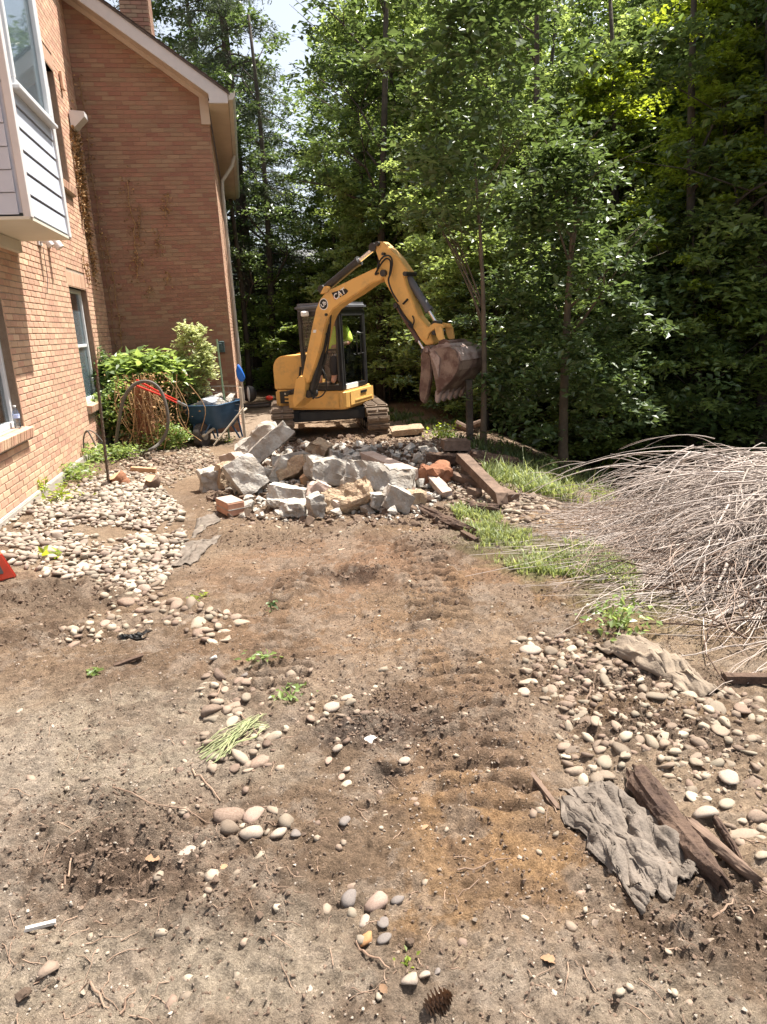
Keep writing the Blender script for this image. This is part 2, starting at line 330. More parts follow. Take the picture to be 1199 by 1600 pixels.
# ================================================================== ground
def build_ground():
    ys=[-30,-12,-5,-2,-.6,0,.3]; y=.6
    while y<14: ys.append(y); y+=(max(.008,.0034*y) if y<6.2 else .0075*y)
    while y<160: ys.append(y); y*=1.045
    xs=[0.]; x=0
    while x<140:
        st=.012 if x<1.1 else (.018 if x<2 else (.028 if x<4 else (.06 if x<6 else x*.06))); x+=st; xs.append(x)
    xs=np.array([-a for a in xs[:0:-1]]+xs); ys=np.array(ys)
    X,Y=np.meshgrid(xs,ys); Z=ground_h(X,Y); n,m=X.shape
    V=np.stack([X,Y,Z],-1).reshape(-1,3); i=np.arange(n*m).reshape(n,m)
    F=np.stack([i[:-1,:-1],i[:-1,1:],i[1:,1:],i[1:,:-1]],-1).reshape(-1,4)
    me=mesh_np('ground',V,F,True)
    x,y=V[:,0].astype(float),V[:,1].astype(float)
    base=np.array([.305,.212,.140]); C=np.tile(base,(len(x),1))
    def lay(mask,col,k=1.):
        nonlocal C; a=np.clip(mask*k,0,1)[:,None]; C=C*(1-a)+np.array(col)*a
    big=fbm(x,y,.8,4,51); lay(sm(big,-.1,.5),(.385,.285,.198),.8); lay(sm(-big,.05,.5),(.22,.152,.102),.8)
    for a in [(60,1150,.9,.5),(250,1130,.7,.35),(80,1250,.35,.3),(250,1480,.5,.2),(140,1540,.5,.2),(520,1520,.5,.15),(300,1200,.4,.2),(960,1580,.4,.15)]: lay(blob(x,y,*a,nz=.6,s=61),(.40,.325,.245),.75)
    for a in [(770,1300,.22,.22,.95),(700,1260,.16,.15,.6),(800,1370,.25,.16,.7),(850,930,.55,.5,.7),(760,840,.8,.4,.45),(1010,1110,.35,.12,.5),(560,1000,.5,.6,.25),(900,830,.6,.4,.6),(730,1450,.3,.1,.35)]: lay(blob(x,y,a[0],a[1],a[2],a[3],nz=.9,s=62,soft=.8)*(.55+.9*vnoise(x*9,y*9,7)),(.40,.245,.125),a[4])
    for a in [(620,880,1.2,.6,.6),(520,860,.8,.4,.5),(450,1000,.5,.6,.3),(720,1100,.3,.7,.3)]: lay(blob(x,y,a[0],a[1],a[2],a[3],nz=.6,s=63),(.31,.185,.115),a[4])
    lay(blob(x,y,400,655,1.0,3.0,nz=.3),(.36,.28,.21),.9)
    cm=clod_mask(x,y); lay(cm,(.125,.088,.066),.8)
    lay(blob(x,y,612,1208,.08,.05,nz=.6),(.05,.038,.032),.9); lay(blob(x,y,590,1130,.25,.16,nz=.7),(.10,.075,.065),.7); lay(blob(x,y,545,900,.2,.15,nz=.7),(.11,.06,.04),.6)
    for a in[(760,835,.30,.55,.8),(850,870,.42,.42,.8),(960,930,.4,.5,.7),(820,750,.7,.4,.5)]: lay(blob(x,y,a[0],a[1],a[2],a[3],nz=.8,s=67),(.17,.18,.08),a[4])
    e0=at_g(95,1170); e1=at_g(36,1410); dd=(e1-e0)[:2]; nn_=np.array([dd[1],-dd[0]])/np.hypot(*dd); q=(x-e0[0])*nn_[0]+(y-e0[1])*nn_[1]; sgn=1 if ((at_g(0,1250)[:2]-e0[:2])@nn_)>0 else -1
    lay(sm(q*sgn+.03*fbm(x,y,9,4,87),-.01,.02)*sm(y,e0[1]+.5,e0[1]-.1)*sm(y,e1[1]-.35,e1[1]),(.40,.325,.255),.8)
    # leaf litter of the wood
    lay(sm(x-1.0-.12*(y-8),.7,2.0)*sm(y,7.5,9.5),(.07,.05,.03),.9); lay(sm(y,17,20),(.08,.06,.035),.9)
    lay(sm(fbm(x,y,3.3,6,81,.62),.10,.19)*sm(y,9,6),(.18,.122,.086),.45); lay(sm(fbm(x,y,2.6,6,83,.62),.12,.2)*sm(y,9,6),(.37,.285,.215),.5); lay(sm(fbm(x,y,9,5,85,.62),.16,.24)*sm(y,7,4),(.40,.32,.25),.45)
    lay(groove(x,y),(.17,.118,.082),.7)  # crease shade of the tread grooves painted into the soil colour
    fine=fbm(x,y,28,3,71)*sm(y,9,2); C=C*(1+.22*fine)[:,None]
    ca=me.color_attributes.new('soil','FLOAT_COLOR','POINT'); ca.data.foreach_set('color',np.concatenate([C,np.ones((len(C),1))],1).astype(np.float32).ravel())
    mt=M('soil',(1,1,1)); N=mt.node_tree.nodes; L=mt.node_tree.links; b=N['Principled BSDF']; b.inputs['Roughness'].default_value=.97; b.inputs['Specular IOR Level'].default_value=.12
    at=N.new('ShaderNodeAttribute'); at.attribute_name='soil'; tc=N.new('ShaderNodeTexCoord')
    n1=N.new('ShaderNodeTexNoise'); n1.inputs['Scale'].default_value=130; n1.inputs['Detail'].default_value=6; n1.inputs['Roughness'].default_value=.7
    n2=N.new('ShaderNodeTexNoise'); n2.inputs['Scale'].default_value=26; n2.inputs['Detail'].default_value=8; n2.inputs['Roughness'].default_value=.72
    vo=N.new('ShaderNodeTexVoronoi'); vo.inputs['Scale'].default_value=95
    for q in(n1,n2,vo): L.new(tc.outputs['Object'],q.inputs['Vector'])
    r1=N.new('ShaderNodeMapRange'); r1.inputs[1].default_value=.3; r1.inputs[2].default_value=.7; r1.inputs[3].default_value=.66; r1.inputs[4].default_value=1.3; L.new(n1.outputs['Fac'],r1.inputs[0])
    r2=N.new('ShaderNodeMapRange'); r2.inputs[1].default_value=.35; r2.inputs[2].default_value=.65; r2.inputs[3].default_value=.72; r2.inputs[4].default_value=1.25; L.new(n2.outputs['Fac'],r2.inputs[0])
    mu=N.new('ShaderNodeMath'); mu.operation='MULTIPLY'; L.new(r1.outputs[0],mu.inputs[0]); L.new(r2.outputs[0],mu.inputs[1])
    vm=N.new('ShaderNodeVectorMath'); vm.operation='SCALE'; L.new(at.outputs['Color'],vm.inputs[0]); L.new(mu.outputs[0],vm.inputs['Scale']); 
    # pale grit specks
    rs=N.new('ShaderNodeMapRange'); rs.inputs[1].default_value=.16; rs.inputs[2].default_value=.10; L.new(vo.outputs['Distance'],rs.inputs[0])
    vc=N.new('ShaderNodeMath'); vc.operation='GREATER_THAN'; vc.inputs[1].default_value=.86; sp=N.new('ShaderNodeSeparateColor'); L.new(vo.outputs['Color'],sp.inputs[0]); L.new(sp.outputs[0],vc.inputs[0])
    mm=N.new('ShaderNodeMath'); mm.operation='MULTIPLY'; L.new(rs.outputs[0],mm.inputs[0]); L.new(vc.outputs[0],mm.inputs[1])
    mx=N.new('ShaderNodeMix'); mx.data_type='RGBA'; L.new(mm.outputs[0],mx.inputs['Factor']); L.new(vm.outputs[0],mx.inputs['A']); mx.inputs['B'].default_value=(.5,.43,.36,1)
    L.new(mx.outputs['Result'],b.inputs['Base Color'])
    bp=N.new('ShaderNodeBump'); bp.inputs['Strength'].default_value=1.0; bp.inputs['Distance'].default_value=.035; L.new(n1.outputs['Fac'],bp.inputs['Height'])
    b2=N.new('ShaderNodeBump'); b2.inputs['Strength'].default_value=.6; b2.inputs['Distance'].default_value=.07; L.new(n2.outputs['Fac'],b2.inputs['Height']); L.new(b2.outputs[0],bp.inputs['Normal']); L.new(bp.outputs[0],b.inputs['Normal'])
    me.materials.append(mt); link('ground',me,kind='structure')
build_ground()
def gz(x,y): return float(ground_h(np.array([x]),np.array([y]))[0])
# ================================================================== house
HZ=-HA
house=thing('brick_house','tan brick house with white trim along the yard, wheelbarrow at its corner','house',(W0[0],W0[1],0),HZ)
def hob(mb,name,mat,parent=None,**k):
    mb.local=True; return mb.obj(name,mat,parent or house,**k)
# openings on the left wall: (s0,s1,z0,z1)
OP=[(-1.3,.64,.80,2.36),(3.62,4.76,.72,2.36),(3.62,4.76,3.82,5.35)]
GS=6.2; GX=2.08
# mortar backing of left wall built around openings; local X = out of wall, Y = along
mb=MB(); ycuts=sorted({-4.,GS}|{a for o in OP for a in o[:2]}); 
for a,b in zip(ycuts[:-1],ycuts[1:]):
    zs=[(o[2],o[3]) for o in OP if o[0]<=a+1e-6 and o[1]>=b-1e-6]; z=.1
    for lo,hi in sorted(zs)+[(7.6,None)]:
        mb.box((-.122,(a+b)/2,(z+lo)/2),(.23,b-a,lo-z)); z=hi
hob(mb,'wall',m_mortar)
mb=MB(); mb.box((-.11,1.1,-.2),(.30,10.2,.6)); hob(mb,'foundation',m_conc,bevel=.01)
mb=MB(); mb.box((-.3,1.1,7.75),(1.5,10.6,.2)); hob(mb,'eave',m_white)
# bricks
BL,BH,BM=.194,.0575,.0103; CH=BH+BM
def brick_base(l,h,d,seed):
    mbx=MB(); mbx.box((0,0,0),(d,l,h),bev=.0035); V=np.array(mbx.v); rs=np.random.RandomState(seed)
    return V,mbx.f
wallb=[]; # (yc,zc,len)
row=0; z=.1+BM/2
def split_row(z0,z1,a,b,ops):
    segs=[(a,b)]
    for o in ops:
        if z1>o[2]-.001 and z0<o[3]+(.21 if o[1]>0 else .21):
            n=[]
            for p,q in segs:
                if q<=o[0] or p>=o[1]: n.append((p,q)); continue
                if p<o[0]: n.append((p,o[0]))
                if q>o[1]: n.append((o[1],q))
            segs=n
    return segs
OPb=[(o[0],o[1],o[2]-.16,o[3]) for o in OP]
while z<7.5:
    off=(row%2)*(BL+BM)/2
    for p,q in split_row(z,z+BH,-4.,GS,OPb):
        y0=-4.2+off
        while y0<q:
            a=max(y0,p+BM*.4); b=min(y0+BL,q-BM*.2)
            if b-a>.03: wallb.append(((a+b)/2,z+BH/2,b-a))
            y0+=BL+BM
    z+=CH; row+=1
wallb=[w for w in wallb]
# the 300 that show largest: near, in the frame
def scr(yc,zc):
    p=np.array([W0[0]+HD[0]*yc,W0[1]+HD[1]*yc,zc-0])-[0,0,CZ]; d=p@FW
    return (599.5+FPX*(p@RT)/d,800-FPX*(p@UP)/d,d)
def covered(px,py): return py<395 and px<30+ (py-0)*.2
sc=[]
for i,(yc,zc,l) in enumerate(wallb):
    px,py,d=scr(yc,zc)
    vis=d>0 and -3<px<175 and 0<py<800 and not (py<372 and px<50+py*.15) and abs(l-BL)<.005
    sc.append((d if vis else 1e9,i))
sc.sort(); ind=set(i for d,i in sc[:300] if d<1e8)
bm_v,bm_f=brick_base(BL,BH,.03,1)
bme=[]
for k in range(3):
    rs=np.random.RandomState(k); V=bm_v+rs.uniform(-.0012,.0012,bm_v.shape); me=bpy.data.meshes.new('brick'); me.from_pydata(V.tolist(),[],bm_f); me.materials.append(m_brick); bme.append(me)
for i in ind:
    yc,zc,l=wallb[i]; link('brick',bme[i%3],house,loc=(-.0135+random.uniform(-.0015,.0015),yc,zc),rot=(random.uniform(-.004,.004),0,0))
def brick_stuff(items,name,mat,kind='stuff',parent=None,gable=False,d=.03):
    # items: (centre xyz, dims xyz); open-backed bevelled boxes
    VV=[];FF=[]
    base=np.array([(-1,-1,-1),(1,-1,-1),(1,1,-1),(-1,1,-1),(-1,-1,1),(1,-1,1),(1,1,1),(-1,1,1)])*.5
    Fb=np.array([(0,3,2,1),(4,5,6,7),(0,1,5,4),(1,2,6,5),(2,3,7,6),(3,0,4,7)])
    c=np.array([i[0] for i in items]); dm=np.array([i[1] for i in items]); c=c+RS.uniform(-.0012,.0012,c.shape)
    V=(base[None]*dm[:,None]+c[:,None]).reshape(-1,3); F=(Fb[None]+(np.arange(len(c))*8)[:,None,None]).reshape(-1,4)
    o=link(name,mesh_np(name,V,F,mat=mat),parent or house)
    if kind: o['kind']=kind
    return o
brick_stuff([((-.0135,wallb[i][0],wallb[i][1]),(.03,wallb[i][2],BH)) for i in range(len(wallb)) if i not in ind],'brickwork',m_brick)
# window heads (soldier bricks) and rowlock sills, bricks one by one
hd=MB(); hd.box((0,0,0),(.03,.0575,.194),bev=.0035); hm=hd.mesh('head_brick',m_brick)
for o in OP:
    n=int(round((o[1]-o[0]+.12)/.0675)); 
    for k in range(n): 
        yy=o[0]-.06+(k+.5)*(o[1]-o[0]+.12)/n
        if yy>-.9: link('head_brick',hm,house,loc=(-.0125,yy,o[3]+.105+.004))
sb=MB(); sb.box((0,0,0),(.21,.0575,.10),bev=.004); sbm=sb.mesh('sill_brick',m_brick)
windows=[]
m_frame=M('vinyl_frame',(.68,.69,.70),(.6,.61,.62),scale=3,rough=.4)
for wi,o in enumerate(OP):
    n=int(round((o[1]-o[0]+.10)/.0675)); 
    s0=MB(); s0.box((-.04,(o[0]+o[1])/2,o[2]-.085),(.18,o[1]-o[0]+.09,.09)); 
    for k in range(n):
        yy=o[0]-.05+(k+.5)*(o[1]-o[0]+.10)/n
        if yy>-.9: link('sill_brick',sbm,house,loc=(-.035+.002*(k%3),yy,o[2]-.055),rot=(0,R(7),0))
    hob(s0,'sill_mortar',m_mortar)
    yc=(o[0]+o[1])/2; w=o[1]-o[0]; h=o[3]-o[2]; f=MB()
    for a,b,c,d in ((yc,o[2]+.03,w,.06),(yc,o[3]-.03,w,.06)): f.box((-.115,a,b),(.07,c,d),bev=.006)
    for yy in (o[0]+.03,o[1]-.03): f.box((-.115,yy,(o[2]+o[3])/2),(.068,.06,h-.12),bev=.006)
    f.box((-.125,yc,o[2]+h*.5),(.05,w-.12,.045),bev=.005)
    win=hob(f,'window_frame',m_frame)
    g=MB(); g.box((-.118,yc,o[2]+h/2),(.006,w-.12,h-.12)); hob(g,'pane',m_glass,win)
    bl=MB()
    if wi==0: bl.box((-.19,yc,o[3]-.15),(.01,w-.1,.2)); 
    else: bl.box((-.13,yc,o[2]+h*.42),(.01,w-.1,h*.80))
    hob(bl,'blind',m_blind if wi else M('window_screen',(.05,.055,.06),rough=.7),win)
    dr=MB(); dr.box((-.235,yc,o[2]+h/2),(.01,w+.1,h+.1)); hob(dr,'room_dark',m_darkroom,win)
    rv=MB(); 
    for yy in(o[0]-.006,o[1]+.006): rv.box((-.06,yy,(o[2]+o[3])/2),(.115,.012,h-.004))
    rv.box((-.06,yc,o[3]+.006),(.115,w,.012)); hob(rv,'reveal',m_brick)
# projecting bay above
bay=MB(); by0,by1,bx,bz=-.02,1.5,.55,2.72; bz1=7.5
wy0,wy1,wz0,wz1=.16,1.34,3.82,6.0
core=MB(); core.box((bx/2-.02,(by0+by1)/2,(bz+wz0)/2+.01),(bx-.04,by1-by0-.04,wz0-bz-.06)); core.box((bx/2-.02,(by0+by1)/2,(bz1+wz1)/2),(bx-.04,by1-by0-.04,bz1-wz1))
for a,b in((by0+.02,wy0),(wy1,by1-.02)): core.box((bx/2-.02,(a+b)/2,(wz0+wz1)/2),(bx-.041,b-a,wz1-wz0-.0))
bayo=hob(core,'bay_box',m_siding)
zz=bz+.02; k=0
while zz<wz0-.03:
    h=min(.185,wz0-zz); p=MB(); p.box((bx-.008,(by0+by1)/2+.02,zz+h/2),(.018,by1-by0-.17,h-.022),rot=(0,R(-3.2),0)); hob(p,'siding_board',m_siding,bayo); 
    p=MB(); p.box((bx/2,by0+.008,zz+h/2),(bx-.16,.018,h-.008),rot=(R(-3.2),0,0)); hob(p,'siding_board',m_siding,bayo)
    zz+=.185
for yy in(by0+.035,by1-.035): p=MB(); p.box((bx-.01,yy,(bz+bz1)/2),(.065,.09,bz1-bz),bev=.004); hob(p,'corner_board',m_white,bayo)
p=MB(); p.box((.04,by1+.004,(bz+bz1)/2),(.08,.03,bz1-bz)); p.box((bx/2,by1-.004,(bz+bz1)/2),(bx-.1,.02,bz1-bz-.01)); hob(p,'side_board',m_siding,bayo)
p=MB(); p.box((bx/2,(by0+by1)/2,bz-.006),(bx+.02,by1-by0+.02,.03),bev=.004); hob(p,'bay_soffit',m_soffit,bayo)
p=MB(); p.box((.03,(by0+by1)/2-.3,bz-.085),(.06,by1-by0-.1+.6,.12),bev=.004); hob(p,'ledger_board',m_soffit,bayo)
f=MB(); yc=(wy0+wy1)/2
for b in(wz0+.03,wz1-.03): f.box((bx-.0,yc,b),(.07,wy1-wy0+.06,.06),bev=.006)
for yy in(wy0,wy1): f.box((bx-.0,yy,(wz0+wz1)/2),(.068,.06,wz1-wz0-.12),bev=.006)
f.box((bx+.03,yc,wz0-.02),(.09,wy1-wy0+.14,.035),bev=.005)
wf=hob(f,'window_frame',m_frame,bayo)
p=MB(); p.box((bx-.01,yc,(wz0+wz1)/2),(.006,wy1-wy0-.06,wz1-wz0-.12)); hob(p,'pane',m_glass,wf)
p=MB(); p.box((bx-.022,yc,(wz0+wz1)/2),(.01,wy1-wy0,wz1-wz0-.02)); hob(p,'curtain',m_blind,wf)
# vents
for s_,z_,r_ in((2.85,2.82,.055),(2.42,2.80,.04)):
    p=MB(); p.tube([(0,s_,z_+.03),(.10,s_,z_+.02),(.14,s_,z_-.05)],r_,12); p.box((.012,s_,z_+.03),(.02,.15,.15),bev=.005); hob(p,'dryer_vent',m_white,smooth=True)
p=MB(); p.prism([(0,0),(.22,-.02),(.22,-.09),(.05,-.24),(0,-.24)],5.35,5.62,lambda u,v,w:(u+.02,w,5.02+v)); hob(p,'vent_hood',m_white)
p=MB(); p.box((.03,5.15,5.35),(.04,.13,.24),bev=.006); hob(p,'wall_vent',m_brick)
p=MB(); p.tube([(.02,2.5,2.75),(.028,2.46,2.4),(.03,2.3,2.2)],.004,5); hob(p,'cable',m_darkroom)
# ---------------- gable wing
def zr(x): return 6.83-.705*x           # underside line of rake
mb=MB(); out=[(-.3,-.5),(GX,-.5),(GX,zr(GX)),(-.3,zr(-.3))]
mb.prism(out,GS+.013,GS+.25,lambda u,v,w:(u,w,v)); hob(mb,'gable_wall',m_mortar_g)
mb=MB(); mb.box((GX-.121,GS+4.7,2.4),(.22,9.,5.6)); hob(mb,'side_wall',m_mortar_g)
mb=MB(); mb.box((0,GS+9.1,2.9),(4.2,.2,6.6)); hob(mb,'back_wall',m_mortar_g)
it=[]; z=.1-5*CH; row=0
while z<6.9:
    y0=-.3+(row%2)*(BL+BM)/2
    while y0<GX:
        a=max(y0,0.0); b=min(y0+BL,GX)
        xm=(6.83-(z+BH))/.705; b=min(b,xm+.05)
        if b-a>.03: it.append((((a+b)/2,GS+.021+RS.uniform(-.0015,.0015),z+BH/2),(b-a,.03,BH)))
        y0+=BL+BM
    z+=CH; row+=1
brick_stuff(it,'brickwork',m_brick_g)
it=[]; z=.1-5*CH; row=0
while z<5.2:
    y0=GS+.022+(row%2)*(BL+BM)/2
    while y0<GS+9: it.append(((GX-.018,y0+BL/2,z+BH/2),(.03,BL,BH))); y0+=BL+BM
    z+=CH; row+=1
brick_stuff(it,'brickwork',m_brick)
# trim
def rk(x,dz): return (x,zr(x)+dz)
p=MB(); p.prism([rk(-.3,-.02),rk(1.95,-.02),(1.95,5.02),(2.10,5.02),(2.10,zr(2.10)+.2),rk(-.3,.2)],GS-.03,GS+.05,lambda u,v,w:(u,w,v)); hob(p,'frieze_board',m_tan,bevel=.004)
p=MB(); p.prism([rk(-.3,.05),rk(2.12,.05),(2.12,5.25),(2.42,5.25),(2.42,zr(2.42)+.27),rk(-.3,.27)],GS-.36,GS-.32,lambda u,v,w:(u,w,v)); hob(p,'bargeboard',m_white,bevel=.004)
p=MB(); p.prism([rk(-.3,.06),rk(2.12,.06),rk(2.12,.1),rk(-.3,.1)],GS-.32,GS-.03,lambda u,v,w:(u,w,v)); hob(p,'rake_soffit',m_tan)
p=MB(); p.box((2.26,GS+4.2,5.27),(.31,9.1,.03)); p.box((2.415,GS+4.2,5.36),(.03,9.1,.16)); hob(p,'eave_soffit',m_tan)
p=MB(); p.prism([(2.435,5.30),(2.50,5.30),(2.545,5.36),(2.55,5.43),(2.53,5.43),(2.53,5.40),(2.45,5.40),(2.435,5.43)],GS-.36,GS+8.8,lambda u,v,w:(u,w,v)); hob(p,'gutter',m_gutter,smooth=True)
p=MB(); p.tube([(2.46,GS+3.5,5.3),(2.40,GS+3.5,5.1),(2.16,GS+3.5,4.8),(2.14,GS+3.5,4.6),(2.14,GS+3.5,.0)],.038,8); hob(p,'downspout',m_gutter,smooth=True)
p=MB(); p.prism([rk(-.5,.27),rk(2.46,.27),rk(2.46,.31),rk(-.5,.31)],GS-.38,GS+9.3,lambda u,v,w:(u,w,v)); roof=hob(p,'roof',m_shingle)
x=2.44
VV=[]
while x>-.2:    # shingle courses stand proud on the slope
    p=MB(); p.prism([rk(x,.314),rk(x-.16,.314),rk(x-.16,.318),rk(x,.326)],GS-.395,GS+9.2,lambda u,v,w:(u,w,v)); hob(p,'shingle',m_shingle,roof); x-=.15
# chimney
cx0,cx1,cy0,cy1=.62,1.12,GS+2.2,GS+3.0
it=[]; z=6.1; row=0
while z<8.6:
    o_=(row%2)*.1
    for yy in(cy0,):
        y0=cx0-o_
        while y0<cx1: a=max(y0,cx0);b=min(y0+BL,cx1); (b-a>.03) and it.append((((a+b)/2,cy0,z+BH/2),(b-a,.03,BH))); y0+=BL+BM
    y0=cy0-o_+.02
    while y0<cy1: a=max(y0,cy0+.02);b=min(y0+BL,cy1); (b-a>.03) and it.append(((cx1+.002,(a+b)/2,z+BH/2),(.03,b-a,BH))); y0+=BL+BM
    z+=CH; row+=1
p=MB(); p.box(((cx0+cx1)/2,(cy0+cy1)/2+.012,7.3),(cx1-cx0-.005,cy1-cy0,2.6)); ch=hob(p,'chimney',m_mortar_g)
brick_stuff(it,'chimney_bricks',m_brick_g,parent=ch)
p=MB(); p.box(((cx0+cx1)/2,(cy0+cy1)/2,8.65),(cx1-cx0+.1,cy1-cy0+.1,.1),bev=.01); hob(p,'chimney_cap',m_conc,ch)
p=MB(); p.box((1.89,GS-.05,1.38),(.12,.07,.2),bev=.01); p.box((1.87,GS-.095,1.38),(.07,.02,.13),bev=.005); hob(p,'junction_box',M('box_plastic',(.05,.08,.08),rough=.5))
# dried vines on the walls
def hw(x,y,z): return (W0[0]+HN[0]*x+HD[0]*y,W0[1]+HN[1]*x+HD[1]*y,z)
leaf_v=np.array([(0,0,0),(.5,.35,.12),(1,0,0),(.5,-.35,.12)]); leaf_f=np.array([(0,1,2),(0,2,3)])
def vine(label,stems,wall,n=350,green=False,size=.04,spread=.07):
    t=thing('climbing_vine',label,'vine',hw(*((.02,stems[0][0][0],stems[0][0][1]) if wall=='L' else (stems[0][0][0],GS-.03,stems[0][0][1]))),group='dried vines clinging to the brick walls')
    mb=MB(); P=[]
    for st in stems:
        pts=[]
        for (a,b),(c,d) in zip(st[:-1],st[1:]):
            for k in range(6):
                u=k/6; pts.append((a+(c-a)*u+random.uniform(-.025,.025),b+(d-b)*u))
        w3=[hw(.025+random.uniform(0,.01),a,b) if wall=='L' else hw(a,GS-.03-random.uniform(0,.01),b) for a,b in pts]
        mb.tube(w3,.006,5); P+=w3
    mb.obj('stem',m_vine,t)
    P=np.array(P); c=P[RS.randint(0,len(P),n)]+RS.normal(0,spread,(n,3))*np.array([HN[0] if wall!='L' else .2,.25,1.1]) ; 
    k=(c-np.array(hw(0,0,0)));
    if wall=='L':
        xn=k[:,0]*HN[0]+k[:,1]*HN[1]; fx=np.clip(xn,.03,.09)-xn; c[:,0]+=HN[0]*fx; c[:,1]+=HN[1]*fx
    else:
        s_=k[:,0]*HD[0]+k[:,1]*HD[1]; fx=np.clip(s_,GS-.09,GS-.03)-s_; c[:,0]+=HD[0]*fx; c[:,1]+=HD[1]*fx
    sz=RS.uniform(.5,1.3,(n,1))*size*np.ones((n,3)); V,F=join_np([(leaf_v,leaf_f)],np.zeros(n,int),c,rots(n,1.2),sz)
    o=link('foliage',mesh_np('foliage',V,F,mat=m_vine if not green else m_leaf_shrub),t); o['kind']='stuff'; reparent(o,t)
vine('dense dried brown vine climbing the sunlit wall below the white vent hood',[[(5.75,4.6),(5.45,3.6),(5.5,2.5)],[(5.3,4.5),(5.2,3.3)],[(5.6,4.9),(5.55,4.0),(5.3,3.0)]],'L',1300,size=.06,spread=.10)
vine('thin dark vine in the corner where the two brick walls meet',[[(.06,.3),(.08,2.5),(.1,4.2),(.12,6.0)],[(.15,.3),(.2,2.),(.16,3.5)]],'G',500,spread=.06)
vine('dried vine patch in the middle of the shaded gable wall',[[(.62,2.9),(.66,3.6),(.6,4.3)],[(.72,3.2),(.8,3.9)],[(.6,2.6),(.62,3.0)]],'G',260,spread=.06)
vine('small dried vine patch right of centre on the gable wall',[[(1.0,3.0),(1.02,3.4)],[(1.2,3.6),(1.25,4.0)]],'G',130,spread=.06)
vine('wispy dried vine tuft low on the shaded gable wall',[[(1.1,2.5),(1.12,2.75)],[(.75,2.35),(.78,2.5)]],'G',50,spread=.05)
vine('little dried vine sprig above the lower far window',[[(4.75,2.55),(4.8,3.0)],[(4.95,2.5),(4.98,2.8)]],'L',60,spread=.05)
# ================================================================== excavator
m_yel=M('machine_yellow',(.76,.44,.13),(.40,.25,.11),scale=4.5,rough=.48,bump=.08,noise_range=(.50,.78),spec=.5,detail=8)
m_yel2=M('faded_yellow',(.78,.47,.15),(.50,.30,.11),scale=5,rough=.5,spec=.5,noise_range=(.5,.8),detail=8)
m_blk=M('machine_black',(.018,.018,.02),(.035,.033,.032),scale=5,rough=.45,spec=.5)
m_grey=M('cab_roof_grey',(.14,.145,.16),(.10,.10,.11),scale=5,rough=.5)
m_steel=M('chrome_rod',(.75,.76,.78),rough=.22,metal=1)
m_rust=M('bucket_steel',(.13,.075,.06),(.30,.22,.175),scale=5,rough=.65,metal=.25,bump=.25,c3=None,noise_range=(.42,.62))
m_rustl=M('worn_bucket_steel',(.42,.33,.29),(.20,.13,.11),scale=7,rough=.6,metal=.2,bump=.3,noise_range=(.45,.62))
m_track=M('muddy_track',(.13,.095,.07),(.22,.165,.12),scale=9,rough=.9,bump=.6,rnd=.15)
m_hose=M('rubber_hose',(.02,.02,.02),rough=.5)
m_cglass=glass('cab_glass',(.9,.93,.93),.05)
m_dec_w=M('decal_white',(.8,.8,.78),rough=.5); m_dec_b=M('decal_black',(.02,.02,.02),rough=.5); m_dec_r=M('decal_red',(.5,.03,.02),rough=.5)
fb=np.array([-.375,-.927]); rb=np.array([-.927,.375]); Cn=np.array([-.55,11.5])
def bf(a,b,z): q=Cn+rb*a-fb*b; return (q[0],q[1],z)
def zpx(py,px=533): return at_y(px,py,Cn[1])[2]
ZB,ZT,ZR=zpx(640),zpx(611),zpx(470,545)
EG=gz(-.9,12)
exc=thing('excavator','yellow tracked mini excavator with black cab lifting its bucket behind the concrete rubble','excavator',(-1.1,12.1,EG))
# undercarriage
hu=np.array([.13,-.9915]); lu=np.array([.9915,.13]); U=Cn+rb*.70-fb*.78
def uf(a,b,z): q=U+lu*a+hu*b; return (q[0],q[1],EG+z)
mb=MB()
def fbox(mb,fn,a0,a1,b0,b1,z0,z1,ch=0):
    V=[fn(a,b,z) for z in(z0,z1) for a,b in((a0,b0),(a1,b0),(a1,b1),(a0,b1))]
    mb.add(V,[(0,3,2,1),(4,5,6,7),(0,1,5,4),(1,2,6,5),(2,3,7,6),(3,0,4,7)])
fbox(mb,uf,-.62,.62,-.45,.5,.26,.46); fbox(mb,uf,-.35,.35,-.35,.35,.44,.60); fbox(mb,uf,-.5,.5,.5,.62,.3,.44)
mb.obj('undercarriage',m_blk,exc,bevel=.02)
mb=MB(); fbox(mb,uf,-.85,.85,-1.5,-1.42,.02,.34); fbox(mb,uf,-.4,-.3,-1.42,-.4,.2,.28); fbox(mb,uf,.3,.4,-1.42,-.4,.2,.28); mb.obj('dozer_blade',m_yel,exc,bevel=.01)
def stadium(t,L=1.52,r=.235):
    per=2*L+2*PI*r; t=(t%1)*per
    if t<L: return (-L/2+t,2*r,0.)
    t-=L
    if t<PI*r: a=t/r; return (L/2+r*math.sin(a),r+r*math.cos(a),-a)
    t-=PI*r
    if t<L: return (L/2-t,0,-PI)
    t-=L; a=t/r; return (-L/2-r*math.sin(a),r-r*math.cos(a),-PI-a)
sh=MB(); sh.box((0,0,0),(.085,.37,.022),bev=.004); 
for c in(-.09,.09): sh.box((0,c,.02),(.034,.15,.028),bev=.006)
shm=sh.mesh('track_shoe',m_track); NS=32
